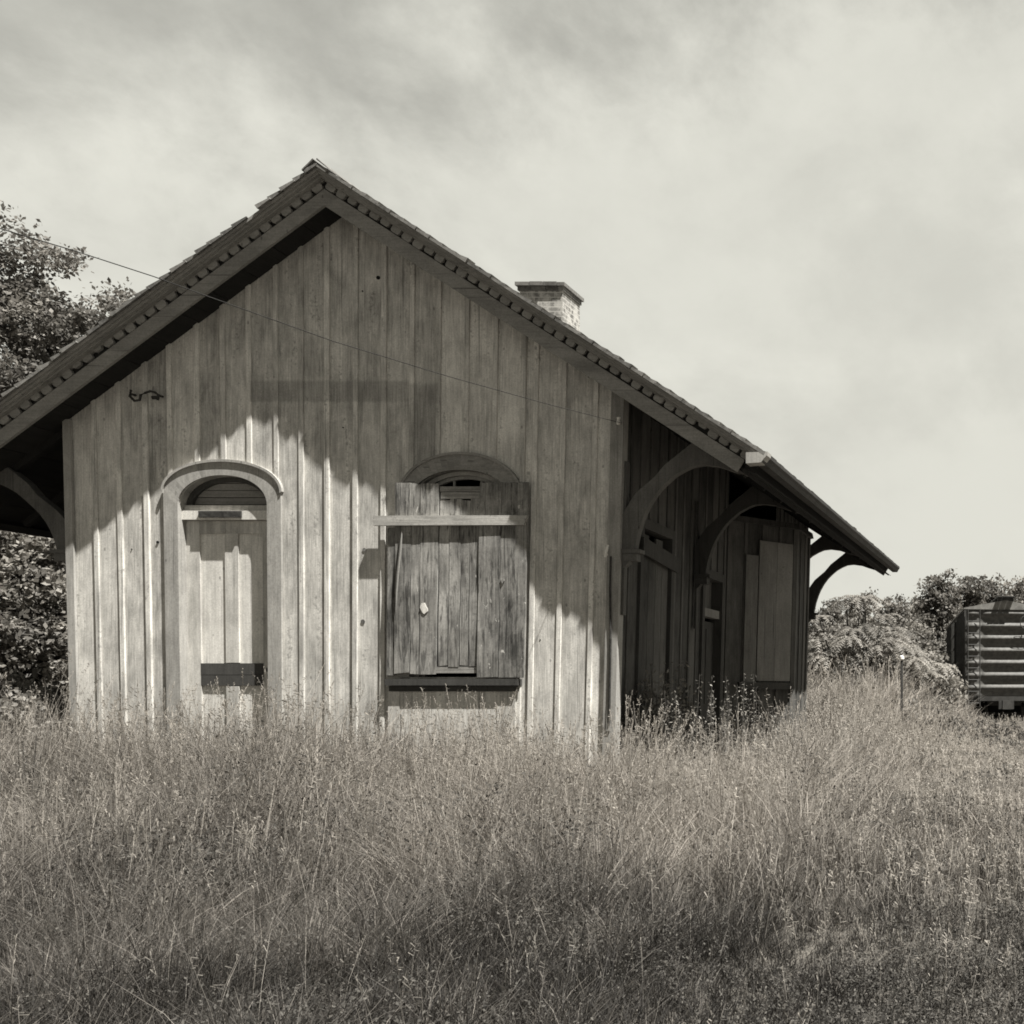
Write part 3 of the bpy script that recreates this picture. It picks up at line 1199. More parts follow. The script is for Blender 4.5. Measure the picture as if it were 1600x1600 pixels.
for (a, b, r) in ((590, 434, 0.020), (553, 432, 0.007), (508, 658, 0.007), (244, 847, 0.013), (203, 858, 0.006), (566, 455, 0.008), (570, 859, 0.02), (568, 971, 0.022), (536, 668, 0.006), (850, 1000, 0.008)):
    h = MB(True)
    ring = [(wx(a) + r * math.cos(6.283 * i / 10), wz(b) + r * math.sin(6.283 * i / 10)) for i in range(10)]
    h.prism(ring, D - 0.0055, D + 0.01, 0.1)
    h.build('nail_hole' if r < 0.0195 else 'knot_hole', M_BLACK if b < 850 or r < 0.015 else M_SHEET, depot)
ins = MB(True)
ins.tube([(wx(955), D - 0.03, wz(868)), (wx(955), D - 0.08, wz(864))], [0.01, 0.01], 8)
ins.tube([(wx(955), D - 0.08, wz(872)), (wx(955), D - 0.08, wz(866)), (wx(957), D - 0.08, wz(858)), (wx(959), D - 0.08, wz(853))], [0.014, 0.02, 0.016, 0.008], 8)
ins.build('insulator', M_WHITE, depot)
ins = MB(True)
ins.tube([(wx(971), D - 0.03, wz(662)), (wx(971), D - 0.11, wz(661))], [0.008, 0.008], 8)
ins.tube([(wx(971), D - 0.10, wz(667)), (wx(971), D - 0.10, wz(663)), (wx(971), D - 0.10, wz(660)), (wx(971), D - 0.10, wz(656))], [0.016, 0.022, 0.014, 0.020], 10)
ins.build('insulator', M_WHITE, depot)
cl = MB()    # loose conduit on the shaded corner
cl.tube([(wx(957), D - 0.045, wz(870)), (wx(956), D - 0.05, wz(920)), (wx(957), D - 0.045, wz(1000)), (wx(955), D - 0.05, wz(1130))], 0.010, 6)
cl.build('conduit', M_RUST, depot)

# ---- overhead wire to the corner of the depot
wr = MB()
wp = [(-420, 240, 5.5), (-200, 300, 5.9), (0, 357, 6.3), (120, 393, 6.6), (240, 432, 6.9), (330, 465, 7.2), (520, 533, 8.0), (700, 588, 9.0), (850, 630, 10.1), (971, 661, 11.49)]
fine = []
for i in range(len(wp) - 1):
    A = Vector(pt(*wp[i]))
    B = Vector(pt(*wp[i + 1]))
    for k in range(4):
        fine.append(A.lerp(B, k / 4))
fine.append(Vector(pt(*wp[-1])))
wr.tube(fine, 0.0032, 6)
tag(wr.build('overhead_wire', M_WIRE, None), 'thin black wire slung across the gable to the right corner of the depot', 'wire')

# ================================================================== BOXCAR
BY = 41.0
bc_n = Vector(pt(1507, 0, BY)[:2])
bc_f = Vector(pt(1478, 0, BY + 12.3)[:2])
bdir = (bc_f - bc_n).normalized()         # along the car, away
brt = Vector((bdir.y, -bdir.x))           # to its right
BWID = 3.05
BZ0, BZ1 = pt(0, 1088, BY)[2] - 0.05, pt(0, 951, BY)[2]
boxcar = empty('railway_boxcar', (bc_n.x + brt.x * BWID / 2, bc_n.y + brt.y * BWID / 2, 0.35),
               'old boxcar with a ribbed steel end standing beyond the weeds', 'boxcar')


def bc(u, w, z):
    """u along from the near end, w across from the left side"""
    q = bc_n + bdir * u + brt * w
    return (q.x, q.y, z)


def bcbox(mb, u0, u1, w0, w1, z0, z1, tone=0.5):
    mb.hexa([bc(u0, w0, z0), bc(u0, w1, z0), bc(u0, w1, z1), bc(u0, w0, z1)],
            [bc(u1, w0, z0), bc(u1, w1, z0), bc(u1, w1, z1), bc(u1, w0, z1)], tone)


m = MB()
bcbox(m, 0.06, 12.3, 0.05, BWID - 0.05, BZ0, BZ1, 0.4)
u = 0.1
while u < 12.2:
    if not (5.0 < u < 7.0):
        bcbox(m, u, u + 0.09, 0.0, 0.05, BZ0 + 0.05, BZ1 - 0.05, 0.8)
        bcbox(m, u, u + 0.09, BWID - 0.05, BWID, BZ0 + 0.05, BZ1 - 0.05, 0.8)
    u += 0.62
body = m.build('body', M_CAR, boxcar)
m = MB()
bcbox(m, 5.1, 7.0, -0.06, 0.045, BZ0 + 0.05, BZ1 - 0.15, 0.9)
for k in range(5):
    bcbox(m, 5.15, 6.95, -0.09, -0.06, BZ0 + 0.3 + k * 0.55, BZ0 + 0.38 + k * 0.55, 0.5)
m.build('sliding_door', M_CAR, boxcar)
# ribbed end
m = MB()
nr = 7
zs = []
hgt = BZ1 - BZ0 - 0.08
prof = []
for r in range(nr):
    zb = BZ0 + 0.06 + hgt * r / nr
    h = hgt / nr
    for k in range(8):
        f_ = k / 8
        # rounded rib in the upper part of each bay, small one below
        d_ = 0.115 * math.exp(-((f_ - 0.68) / 0.17) ** 2) + 0.03 * math.exp(-((f_ - 0.18) / 0.09) ** 2)
        prof.append((zb + h * f_, d_))
prof.append((BZ1 - 0.02, 0.03))
ws = [0.04, 0.12, 0.30, 0.52, 0.56, 0.66, 0.9, BWID / 2, BWID - 0.9, BWID - 0.6, BWID - 0.3, BWID - 0.12, BWID - 0.04]
taper = [0, 0.6, 0.85, 0.7, 0.1, 0.5, 0.95, 1, 0.95, 0.8, 0.6, 0.3, 0]
vs = []
for (z, d_) in prof:
    for w, tp in zip(ws, taper):
        vs.append(bc(0.055 - d_ * tp, w, z))
nw = len(ws)
fs = [(i * nw + j, i * nw + j + 1, (i + 1) * nw + j + 1, (i + 1) * nw + j) for i in range(len(prof) - 1) for j in range(nw - 1)]
m.add(vs, fs, 0.6)
m.build('ribbed_end', M_CARLIGHT, boxcar, smooth=True)
m = MB()
bcbox(m, -0.03, 0.054, -0.01, 0.07, BZ0, BZ1 + 0.02, 0.5)
bcbox(m, -0.03, 0.054, BWID - 0.07, BWID + 0.01, BZ0, BZ1 + 0.02, 0.5)
bcbox(m, -0.05, 0.054, 0.07, BWID - 0.07, BZ0 - 0.12, BZ0 + 0.05, 0.3)
m.build('end_post', M_CAR, boxcar)
# ladder
m = MB()
for w in (0.12, 0.56):
    m.tube([bc(-0.12, w, BZ0 - 0.35), bc(-0.12, w, BZ1 - 0.02)], 0.022, 6)
for k in range(8):
    z = BZ0 - 0.2 + k * 0.43
    m.tube([bc(-0.12, 0.12, z), bc(-0.12, 0.56, z)], 0.016, 6)
    m.tube([bc(-0.12, 0.12, z), bc(0.04, 0.12, z)], 0.012, 5)
m.build('ladder', M_CAR, boxcar)
# roof
m = MB()
pk = 0.30
prof = [(-0.03, 0.0), (BWID / 2, pk), (BWID + 0.03, 0.0), (BWID + 0.03, -0.05), (-0.03, -0.05)]
A = [bc(-0.04, w, BZ1 + 0.03 + z) for w, z in prof]
B = [bc(12.35, w, BZ1 + 0.03 + z) for w, z in prof]
n = 5
m.add(A + B, [list(range(n)), list(range(2 * n - 1, n - 1, -1))] + [(i, i + n, (i + 1) % n + n, (i + 1) % n) for i in range(n)], 0.5)
u = 0.6
while u < 12:
    for (w0, w1) in ((0, BWID / 2), (BWID / 2, BWID)):
        z0 = BZ1 + 0.03 + (0 if w0 == 0 else pk)
        z1 = BZ1 + 0.03 + (pk if w0 == 0 else 0)
        m.hexa([bc(u, w0, z0), bc(u, w1, z1), bc(u, w1, z1 + .04), bc(u, w0, z0 + .04)],
               [bc(u + .06, w0, z0), bc(u + .06, w1, z1), bc(u + .06, w1, z1 + .04), bc(u + .06, w0, z0 + .04)], 0.3)
    u += 0.95
m.build('roof', M_CARROOF, boxcar)
m = MB()
for k in range(3):
    w0 = BWID / 2 - 0.32 + k * 0.22
    bcbox(m, -0.28, 12.5, w0, w0 + 0.2, BZ1 + 0.03 + pk + 0.10, BZ1 + 0.03 + pk + 0.135, 0.5)
for u in (-0.02, 2, 4, 6, 8, 10, 12):
    bcbox(m, u, u + 0.06, BWID / 2 - 0.30, BWID / 2 + 0.30, BZ1 + 0.12, BZ1 + 0.03 + pk + 0.099, 0.4)
m.build('running_board', M_CAR, boxcar)
# brake wheel
m = MB()
ctr = bc(-0.2, BWID - 0.75, BZ1 - 0.5)
ring = []
for k in range(17):
    a = 2 * math.pi * k / 16
    q = bc(-0.2, BWID - 0.75 + 0.26 * math.cos(a), BZ1 - 0.5 + 0.26 * math.sin(a))
    ring.append(q)
m.tube(ring, 0.018, 6)
for k in range(0, 16, 4):
    m.tube([ctr, ring[k]], 0.012, 5)
m.tube([ctr, bc(0.0, BWID - 0.75, BZ1 - 0.5)], 0.02, 6)
m.build('brake_wheel', M_CAR, boxcar)
# coupler, draft gear, underframe
m = MB()
bcbox(m, -0.25, 0.1, BWID / 2 - 0.28, BWID / 2 + 0.28, BZ0 - 0.42, BZ0 - 0.12, 0.5)
bcbox(m, -0.55, -0.2, BWID / 2 - 0.1, BWID / 2 + 0.1, BZ0 - 0.36, BZ0 - 0.16, 0.9)
bcbox(m, -0.85, -0.5, BWID / 2 - 0.2, BWID / 2 + 0.12, BZ0 - 0.42, BZ0 - 0.10, 0.9)
m.build('coupler', M_CAR, boxcar)
m = MB()
bcbox(m, 0.41, 12.2, 0.9, BWID - 0.9, BZ0 - 0.3, BZ0 - 0.002, 0.1)
bcbox(m, 0.41, 12.2, 0.15, 0.25, BZ0 - 0.2, BZ0 - 0.002, 0.1)
bcbox(m, 0.41, 12.2, BWID - 0.25, BWID - 0.15, BZ0 - 0.2, BZ0 - 0.002, 0.1)
m.build('underframe', M_CAR, boxcar)
m = MB()
bcbox(m, 0.75, 0.85, 0.05, BWID - 0.05, BZ0 - 0.85, BZ0 - 0.21, 0.1)  # plain black plate added for the shade under the car
m.build('undercar_shade_plate', M_BLACK, boxcar)
RAILZ = BZ0 - 1.02
for u0 in (1.6, 10.2):
    m = MB()
    for w in (0.55, BWID - 0.70):
        bcbox(m, u0 - 1.1, u0 + 1.1, w, w + 0.12, RAILZ + 0.35, RAILZ + 0.6, 0.3)
        bcbox(m, u0 - 0.35, u0 + 0.35, w, w + 0.13, RAILZ + 0.2, RAILZ + 0.75, 0.4)
    bcbox(m, u0 - 0.2, u0 + 0.2, 0.5, BWID - 0.5, RAILZ + 0.6, RAILZ + 0.72, 0.3)
    tr = m.build('truck', M_CAR, boxcar)
    for uu in (u0 - 0.84, u0 + 0.84):
        for w in (0.78, BWID - 0.90):
            wm = MB()
            k = 24
            a0 = [bc(uu + 0.42 * math.cos(2 * math.pi * i / k), w, RAILZ + 0.42 + 0.42 * math.sin(2 * math.pi * i / k)) for i in range(k)]
            a1 = [bc(uu + 0.42 * math.cos(2 * math.pi * i / k), w + 0.12, RAILZ + 0.42 + 0.42 * math.sin(2 * math.pi * i / k)) for i in range(k)]
            wm.add(a0 + a1, [list(range(k)), list(range(2 * k - 1, k - 1, -1))] + [(i, i + k, (i + 1) % k + k, (i + 1) % k) for i in range(k)], 0.4)
            wm.build('wheel', M_RUST, tr)
        wm = MB()
        wm.tube([bc(uu, 0.78, RAILZ + 0.42), bc(uu, BWID - 0.78, RAILZ + 0.42)], 0.07, 8)
        wm.build('axle', M_RUST, tr)
# rails under it
for w in (0.80, BWID - 0.88):
    m = MB()
    bcbox(m, -14, 40, w, w + 0.075, RAILZ - 0.14, RAILZ - 0.002, 0.5)
    tag(m.build('railway_rail', M_RUST, None), 'left rail of the track, below the boxcar wheels' if w < 1 else 'right rail of the track, below the boxcar wheels', 'rail', None)

# ================================================================== PLANTS


def leaves_quads(C, R_, size, normal_up=0.3, aspect=1.7, tone=None):
    """one bent-diamond leaf per centre: C (n,3) centres, size (n,)"""
    n = len(C)
    d = rng.normal(size=(n, 3))
    d[:, 2] -= 0.25
    d /= np.linalg.norm(d, axis=1)[:, None]
    u = rng.normal(size=(n, 3))
    u[:, 2] += normal_up * 3
    s = np.cross(d, u)
    s /= np.linalg.norm(s, axis=1)[:, None] + 1e-9
    size = np.broadcast_to(size, (n,))[:, None]
    a = C - d * size * 0.5
    b = C + s * size * 0.5 / aspect
    c = C + d * size * 0.5
    e = C - s * size * 0.5 / aspect
    V = np.stack([a, b, c, e], 1).reshape(-1, 3)
    Q = np.arange(4 * n).reshape(n, 4)
    return V, Q


def limb_tubes(mb, base, height, targets, r0, trunk_top=0.55, wob=0.15):
    base = Vector(base)
    top = base + Vector((wob * rnd.uniform(-1, 1), wob * rnd.uniform(-1, 1), height * trunk_top))
    pts = [base - Vector((0, 0, 0.3))]
    for i in range(1, 6):
        f_ = i / 5
        pts.append(base.lerp(top, f_) + Vector((rnd.uniform(-1, 1), rnd.uniform(-1, 1), 0)) * wob * 0.25)
    mb.tube(pts, [r0 * (1.25 - 0.6 * i / 5) for i in range(6)], 8)
    for tgt in targets:
        tgt = Vector(tgt)
        st = pts[rnd.choice([2, 3, 4, 5])]
        mid = st.lerp(tgt, 0.5) + Vector((rnd.uniform(-.2, .2), rnd.uniform(-.2, .2), 0.15)) * (tgt - st).length * 0.5
        q = [st, st.lerp(mid, 0.5) + Vector((0, 0, .02)), mid, mid.lerp(tgt, 0.6), tgt]
        mb.tube(q, [r0 * 0.42, r0 * 0.33, r0 * 0.24, r0 * 0.15, r0 * 0.05], 6)


def tree(name, x, y, lobes, nclump, per, leaf, mat, label, cat='tree', group=None, r0=0.18, spread=0.3, tone_rng=(0.2, 1.0), hollow=0.55, sub=3):
    """lobes: list of (dx, dy, z, rx, ry, rz) relative to the base"""
    gz = float(ground_h(x, y))
    root = empty(name, (x, y, gz), label, cat, group)
    vol = np.array([l[3] * l[4] * l[5] for l in lobes]) ** (2 / 3)
    prob = vol / vol.sum()
    cents, crad, ctone = [], [], []
    for i in range(nclump):
        l = lobes[rng.choice(len(lobes), p=prob)]
        d = rng.normal(size=3)
        d /= np.linalg.norm(d)
        rr = rng.uniform(hollow, 1.0) ** 0.7 * rng.uniform(0.86, 1.1)
        cents.append((x + l[0] + d[0] * l[3] * rr, y + l[1] + d[1] * l[4] * rr, gz + l[2] + d[2] * l[5] * rr))
        crad.append(spread * rng.uniform(0.5, 1.25))
        ctone.append(rng.uniform(*tone_rng))
    cents = np.array(cents)
    crad = np.array(crad)
    ctone = np.array(ctone)
    # second level: twigs around each clump
    ci = np.repeat(np.arange(nclump), sub)
    tw = cents[ci] + np.clip(rng.normal(size=(len(ci), 3)), -1.6, 1.6) * crad[ci][:, None] * np.array([0.75, 0.75, 0.6])
    k = max(1, per // sub)
    ti_ = np.repeat(np.arange(len(ci)), k)
    C = tw[ti_] + np.clip(rng.normal(size=(len(ti_), 3)), -1.9, 1.9) * (crad[ci][ti_] * 0.42)[:, None] * np.array([1, 1, 0.8])
    keep = C[:, 2] > gz + 0.05
    C = C[keep]
    ti_ = ti_[keep]
    tone = np.clip(ctone[ci][ti_] * 0.6 + rng.uniform(0, 0.5, len(C)), 0, 1)
    sz = leaf * rng.uniform(0.6, 1.3, len(C))
    V, Q = leaves_quads(C, None, sz)
    quads_obj('crown', V, Q, tone, mat, root)
    mb = MB()
    ht = max(l[2] + l[5] for l in lobes)
    sel = cents[rng.choice(nclump, min(14, nclump), replace=False)]
    limb_tubes(mb, (x, y, gz), ht, [tuple(q) for q in sel], r0)
    mb.build('trunk', M_BARK, root, smooth=True)
    return root


def XY(px, Y):
    return (px - VX) / F * Y, Y


# --- left of the depot
x, y = XY(48, 19.5)
tree('leafy_tree', x, y, [(0.1, 0, 8.25, .75, .8, .95), (0.75, 0, 7.45, .8, .8, .8), (-0.6, 0, 7.4, .9, .9, 1.0), (-1.7, 0, 6.9, 1.2, 1.2, 1.5), (1.2, 0.3, 6.5, .75, .8, .75), (0.2, 0, 6.1, 1.3, 1.2, 1.2),
     (2.05, 0.4, 6.35, .65, .7, .55), (2.75, 0.5, 5.75, .6, .7, .5), (1.8, 0.3, 5.3, 1.1, 1, 1.0), (-1.4, 0, 5.0, 1.6, 1.3, 1.5), (0.3, 0, 4.4, 1.8, 1.5, 1.4), (0.3, 0, 2.6, 1.8, 1.5, 1.4)],
     330, 420, 0.085, M_LEAF, 'tall broadleaf tree with a loose crown rising behind the left slope of the roof', r0=0.2, spread=0.33, sub=5, hollow=0.7)
x, y = XY(-180, 20.5)
tree('leafy_tree', x, y, [(0, 0, 5.2, 1.9, 1.8, 2.2), (0.9, 0, 6.1, 1.3, 1.2, 1.2), (-1.2, 0, 4.3, 1.5, 1.5, 1.7)],
     260, 130, 0.11, M_LEAF, 'second broadleaf tree half out of frame at the far left edge', r0=0.2, spread=0.38)
x, y = XY(15, 16.6)
tree('vine_thicket', x, y, [(0, 0, 1.8, 1.3, 1.0, 2.1), (-1.3, 0, 1.6, 1.3, 1.0, 2.1), (1.1, 0.3, 1.3, 0.9, 0.9, 1.5)],
     900, 130, 0.10, M_LEAFD, 'dense vine covered thicket under the left eave beside the depot wall', 'shrub', r0=0.05, spread=0.24, hollow=0.35, tone_rng=(0.1, 1.0))
x, y = XY(70, 12.6)
tree('weedy_bush', x, y, [(-0.2, 0, 0.65, 0.55, 0.5, 0.62), (-0.9, 0, 0.8, 0.7, 0.5, 0.85)],
     170, 90, 0.06, M_LEAFL, 'low weedy bush at the left foot of the depot wall', 'shrub', r0=0.02, spread=0.18, hollow=0.2)
x, y = XY(-10, 11.6)
tree('weedy_bush', x, y, [(0, 0, 0.7, 0.6, 0.5, 0.68), (-0.9, 0, 0.8, 0.7, 0.5, 0.8)],
     170, 90, 0.06, M_LEAFL, 'low weedy bush at the left picture edge in front of the vine thicket', 'shrub', r0=0.02, spread=0.18, hollow=0.2)
for (px, Y, hh, lab) in ((-40, 27, 5.5, 'dark tree in the row far behind the left eave, seen below it'), (90, 30, 5.0, 'dark tree behind the depot, hidden mostly by its left wall')):
    x, y = XY(px, Y)
    tree('leafy_tree', x, y, [(0, 0, hh * 0.55, 2.0, 2.0, hh * 0.42)], 160, 90, 0.2, M_LEAFD, lab, r0=0.15, spread=0.5)

# --- right of the depot, the row of trees on the skyline
TR = [  # px, Y, top py, half width px, label
    (1292, 74, 938, 26, 'low rounded tree on the skyline just right of the depot bracket'),
    (1345, 78, 930, 28, 'rounded tree on the skyline above the sumac'),
    (1392, 76, 926, 24, 'small round tree on the skyline left of the tall pair'),
    (1425, 80, 944, 22, 'low tree filling the dip beside the tall pair'),
    (1462, 66, 892, 28, 'left tree of the tall pair above the boxcar'),
    (1507, 67, 888, 27, 'right tree of the tall pair above the boxcar'),
    (1548, 70, 896, 30, 'tree on the skyline just above the boxcar roof'),
    (1592, 72, 894, 34, 'tree on the skyline at the right picture edge'),
    (1650, 74, 900, 36, 'tree just outside the right picture edge'),
]
for (px, Y, topy, hw, lab) in TR:
    x, y = XY(px, Y)
    gz = float(ground_h(x, y))
    zt = pt(0, topy, Y)[2] - gz
    w = hw / F * Y
    lob = [(0, 0, zt * 0.60, w, w, zt * 0.36), (w * 0.5, 0, zt * 0.74, w * 0.55, w * .6, zt * 0.24), (-w * 0.5, 0, zt * 0.5, w * 0.75, w * .6, zt * 0.32), (0, 0, zt * 0.25, w * 1.15, w, zt * 0.25)]
    tree('skyline_tree', x, y, lob, 150, 90, 0.24, M_LEAFL if px in (1345, 1425, 1592) else M_LEAF, lab, 'tree', 'trees on the skyline right of the depot', r0=0.16, spread=0.5)
# shrubs in front of them
SH = [
    (1280, 38, 985, 32, 'shrub against the far corner of the depot'),
    (1325, 44, 962, 34, 'rounded shrub behind the left half of the sumac'),
    (1385, 46, 956, 34, 'rounded shrub behind the right half of the sumac'),
    (1435, 42, 968, 30, 'dark shrub between the sumac and the boxcar'),
    (1400, 33, 1000, 26, 'low shrub at the right foot of the sumac'),
    (1290, 31, 1010, 28, 'low shrub at the left foot of the sumac'),
    (1450, 34, 1018, 28, 'low weedy shrub in front of the boxcar corner'),
    (1420, 56, 945, 40, 'tall shrub in the gap under the tall pair of trees'),
    (1500, 60, 940, 40, 'tall shrub behind the boxcar roof'),
    (1340, 60, 948, 50, 'broad shrub far behind the sumac'),
]
for i, (px, Y, topy, hw, lab) in enumerate(SH):
    x, y = XY(px, Y)
    gz = float(ground_h(x, y))
    zt = max(0.8, pt(0, topy, Y)[2] - gz)
    w = hw / F * Y
    lob = [(0, 0, zt * 0.5, w, w * .8, zt * 0.47), (w * 0.5, 0, zt * 0.42, w * 0.6, w * .6, zt * 0.4), (-w * 0.5, -.1, zt * 0.36, w * 0.65, w * .6, zt * 0.36)]
    tree('roadside_shrub', x, y, lob, 110, 110, 0.15, [M_LEAFL, M_LEAF, M_LEAFD][i % 3] if i != 8 else M_LEAF, lab, 'shrub', 'shrubs between depot and boxcar', r0=0.04, spread=0.34, hollow=0.4)


# --- sumac with feathery fronds
def sumac(x, y, h, label):
    gz = float(ground_h(x, y))
    root = empty('sumac', (x, y, gz), label, 'shrub')
    st = MB()
    Vs, ts = [], []
    for k in range(34):
        a = rnd.uniform(0, 2 * math.pi)
        r = 1.5 * rnd.random() ** 0.6
        top = Vector((x + r * math.cos(a), y + r * 0.8 * math.sin(a), gz + h * (1.0 - 0.13 * r * r) * (1.0 if r < 0.4 else rnd.uniform(0.5, 1.0))))
        b = Vector((x + 0.25 * math.cos(a), y + 0.2 * math.sin(a), gz - 0.1))
        m1 = b.lerp(top, 0.5) + Vector((rnd.uniform(-.1, .1), rnd.uniform(-.1, .1), 0))
        st.tube([b, m1, top], [0.03, 0.022, 0.012], 6)
        t1 = rnd.uniform(0.0, 0.5)
        for i in range(12):
            az = 2 * math.pi * (i + rnd.random() * 0.8) / 12
            L = rnd.uniform(0.38, 0.62)
            lift = rnd.uniform(0.0, 0.9)
            t0 = t1 + rnd.uniform(0.0, 0.5)
            side = Vector((-math.sin(az), math.cos(az), 0))
            for sgm in range(11):
                f_ = (sgm + 1) / 11
                c = top + Vector((math.cos(az) * L * f_, math.sin(az) * L * f_, lift * L * f_ - 0.8 * L * f_ * f_))
                fw = Vector((math.cos(az), math.sin(az), lift - 1.6 * f_)).normalized()
                ll = rnd.uniform(.08, .11) * (1 - 0.6 * abs(f_ - 0.45))
                for sg in (-1, 1):
                    tip = c + side * sg * ll + fw * rnd.uniform(.0, .05) - Vector((0, 0, rnd.uniform(0.01, 0.05)))
                    wv = fw * 0.021
                    Vs += [tuple(c - wv), tuple(c + wv), tuple(tip + wv * .4), tuple(tip - wv * .4)]
                    ts.append(min(1, t0 * 0.75 + rnd.random() * 0.25))
    V = np.array(Vs)
    Q = np.arange(len(V)).reshape(-1, 4)
    quads_obj('frond', V, Q, ts, M_LEAFL, root)
    st.build('stem', M_BARK, root)


x, y = XY(1343, 29)
sumac(x, y, pt(0, 930, 29)[2] - float(ground_h(x, y)) - 0.1, 'broad sumac with feathery drooping fronds standing between the depot and the boxcar')
x, y = XY(1392, 31)
sumac(x, y, 2.2, 'smaller sumac to the right of the broad one')

# --- marker post
x, y = XY(1409, 24)
gz = float(ground_h(x, y))
post = empty('marker_post', (x, y, gz), 'short dark stake with a pale cap standing in the grass left of the boxcar', 'post')
m = MB()
m.box(x - .025, x + .025, y - .025, y + .025, gz - .1, pt(0, 1032, 24)[2], 0.4)
m.build('stake', M_FRAME, post)
m = MB()
zz = pt(0, 1032, 24)[2]
m.tube([(x, y, zz), (x, y, zz + 0.03), (x, y, zz + 0.09), (x, y, zz + 0.11)], [0.03, 0.055, 0.05, 0.02], 10)
m.build('cap', M_WHITE, post)


# --- meadow grass (uncountable)
def in_depot(x, y, m=0.0):
    a = (x > WXL - 0.02 + m) & (x < WXR - 0.12 - m) & (y > D - 0.03 + m) & (y < WY1 - m)
    b = (x > WXR - .5) & (x < -3.78) & (y > 15.9) & (y < 17.8)
    return a | b


def scatter(y0, y1, dens, xa=-1.08, xb=0.16, pad=0.9):
    wid = lambda yy: (xb - xa) * yy + 2 * pad
    n = int(dens * (wid(y0) + wid(y1)) / 2 * (y1 - y0))
    y = y0 + (y1 - y0) * rng.random(n * 2)
    keep = rng.random(n * 2) < wid(y) / wid(y1)
    y = y[keep][:n]
    x = xa * y - pad + rng.random(len(y)) * wid(y)
    ok = ~in_depot(x, y)
    return x[ok], y[ok]


def field(x, y, s, ph):
    """smooth random patches, two octaves"""
    def one(x, y, k):
        xi, yi = np.floor(x), np.floor(y)
        fx, fy = x - xi, y - yi
        fx, fy = fx * fx * (3 - 2 * fx), fy * fy * (3 - 2 * fy)

        def hh(a, b):
            v = np.sin(a * 127.1 + b * 311.7 + k * 74.7) * 43758.5453
            return v - np.floor(v)
        return (hh(xi, yi) * (1 - fx) + hh(xi + 1, yi) * fx) * (1 - fy) + (hh(xi, yi + 1) * (1 - fx) + hh(xi + 1, yi + 1) * fx) * fy
    x = np.asarray(x, float) * s * 0.8
    y = np.asarray(y, float) * s * 0.8
    v = 0.6 * one(x + 0.3 * y, y - 0.25 * x, ph) + 0.4 * one(x * 2.3 - 0.6 * y, y * 2.3 + 0.5 * x, ph + 5)
    return np.clip(0.5 + (v - 0.5) * 1.5, 0, 1)


def path_mask(x, y):
    return sm(-2.5, -1.3, x + 0.5 * (field(x, y, 1.2, 2.0) - 0.5)) * (1 - sm(0.6, 1.6, x)) * (1 - sm(26, 34, y))


def grass_height(x, y):
    h = 0.27 + 0.36 * sm(4.5, 9.5, y) + 0.10 * (field(x, y, 1.7, 0.3) - 0.5) + 0.12 * sm(-5, -9, x) * sm(8, 11, y)
    h = h + 0.09 * sm(9.6, 11.2, y) * (1 - sm(-6.0, -4.8, x))
    h = h + 0.30 * sm(20, 25, y) * (1 - sm(-3.4, -1.4, x))
    # lodged and flattened patches, tussocks
    h = h * (0.62 + 0.62 * field(x, y, 1.5, 9.0)) * (0.86 + 0.28 * field(x, y, 4.5, 3.0))
    h = h * (1 - 0.6 * sm(-3.4, -2.2, x) * sm(14, 20, y))
    corner = np.exp(-((x + 4.1) / 0.75) ** 2 - ((y - 11.6) / 1.1) ** 2)
    h = h * (1 - 0.45 * corner)
    # the shaded strip along the platform side is short
    near_side = (x > WXR - 0.15) & (x < -3.4) & (y > D) & (y < WY1)
    h = np.where(near_side, h * 0.65, h)
    # trodden foot path on the right
    pth = path_mask(x, y)
    return h * (1 - 0.6 * pth)


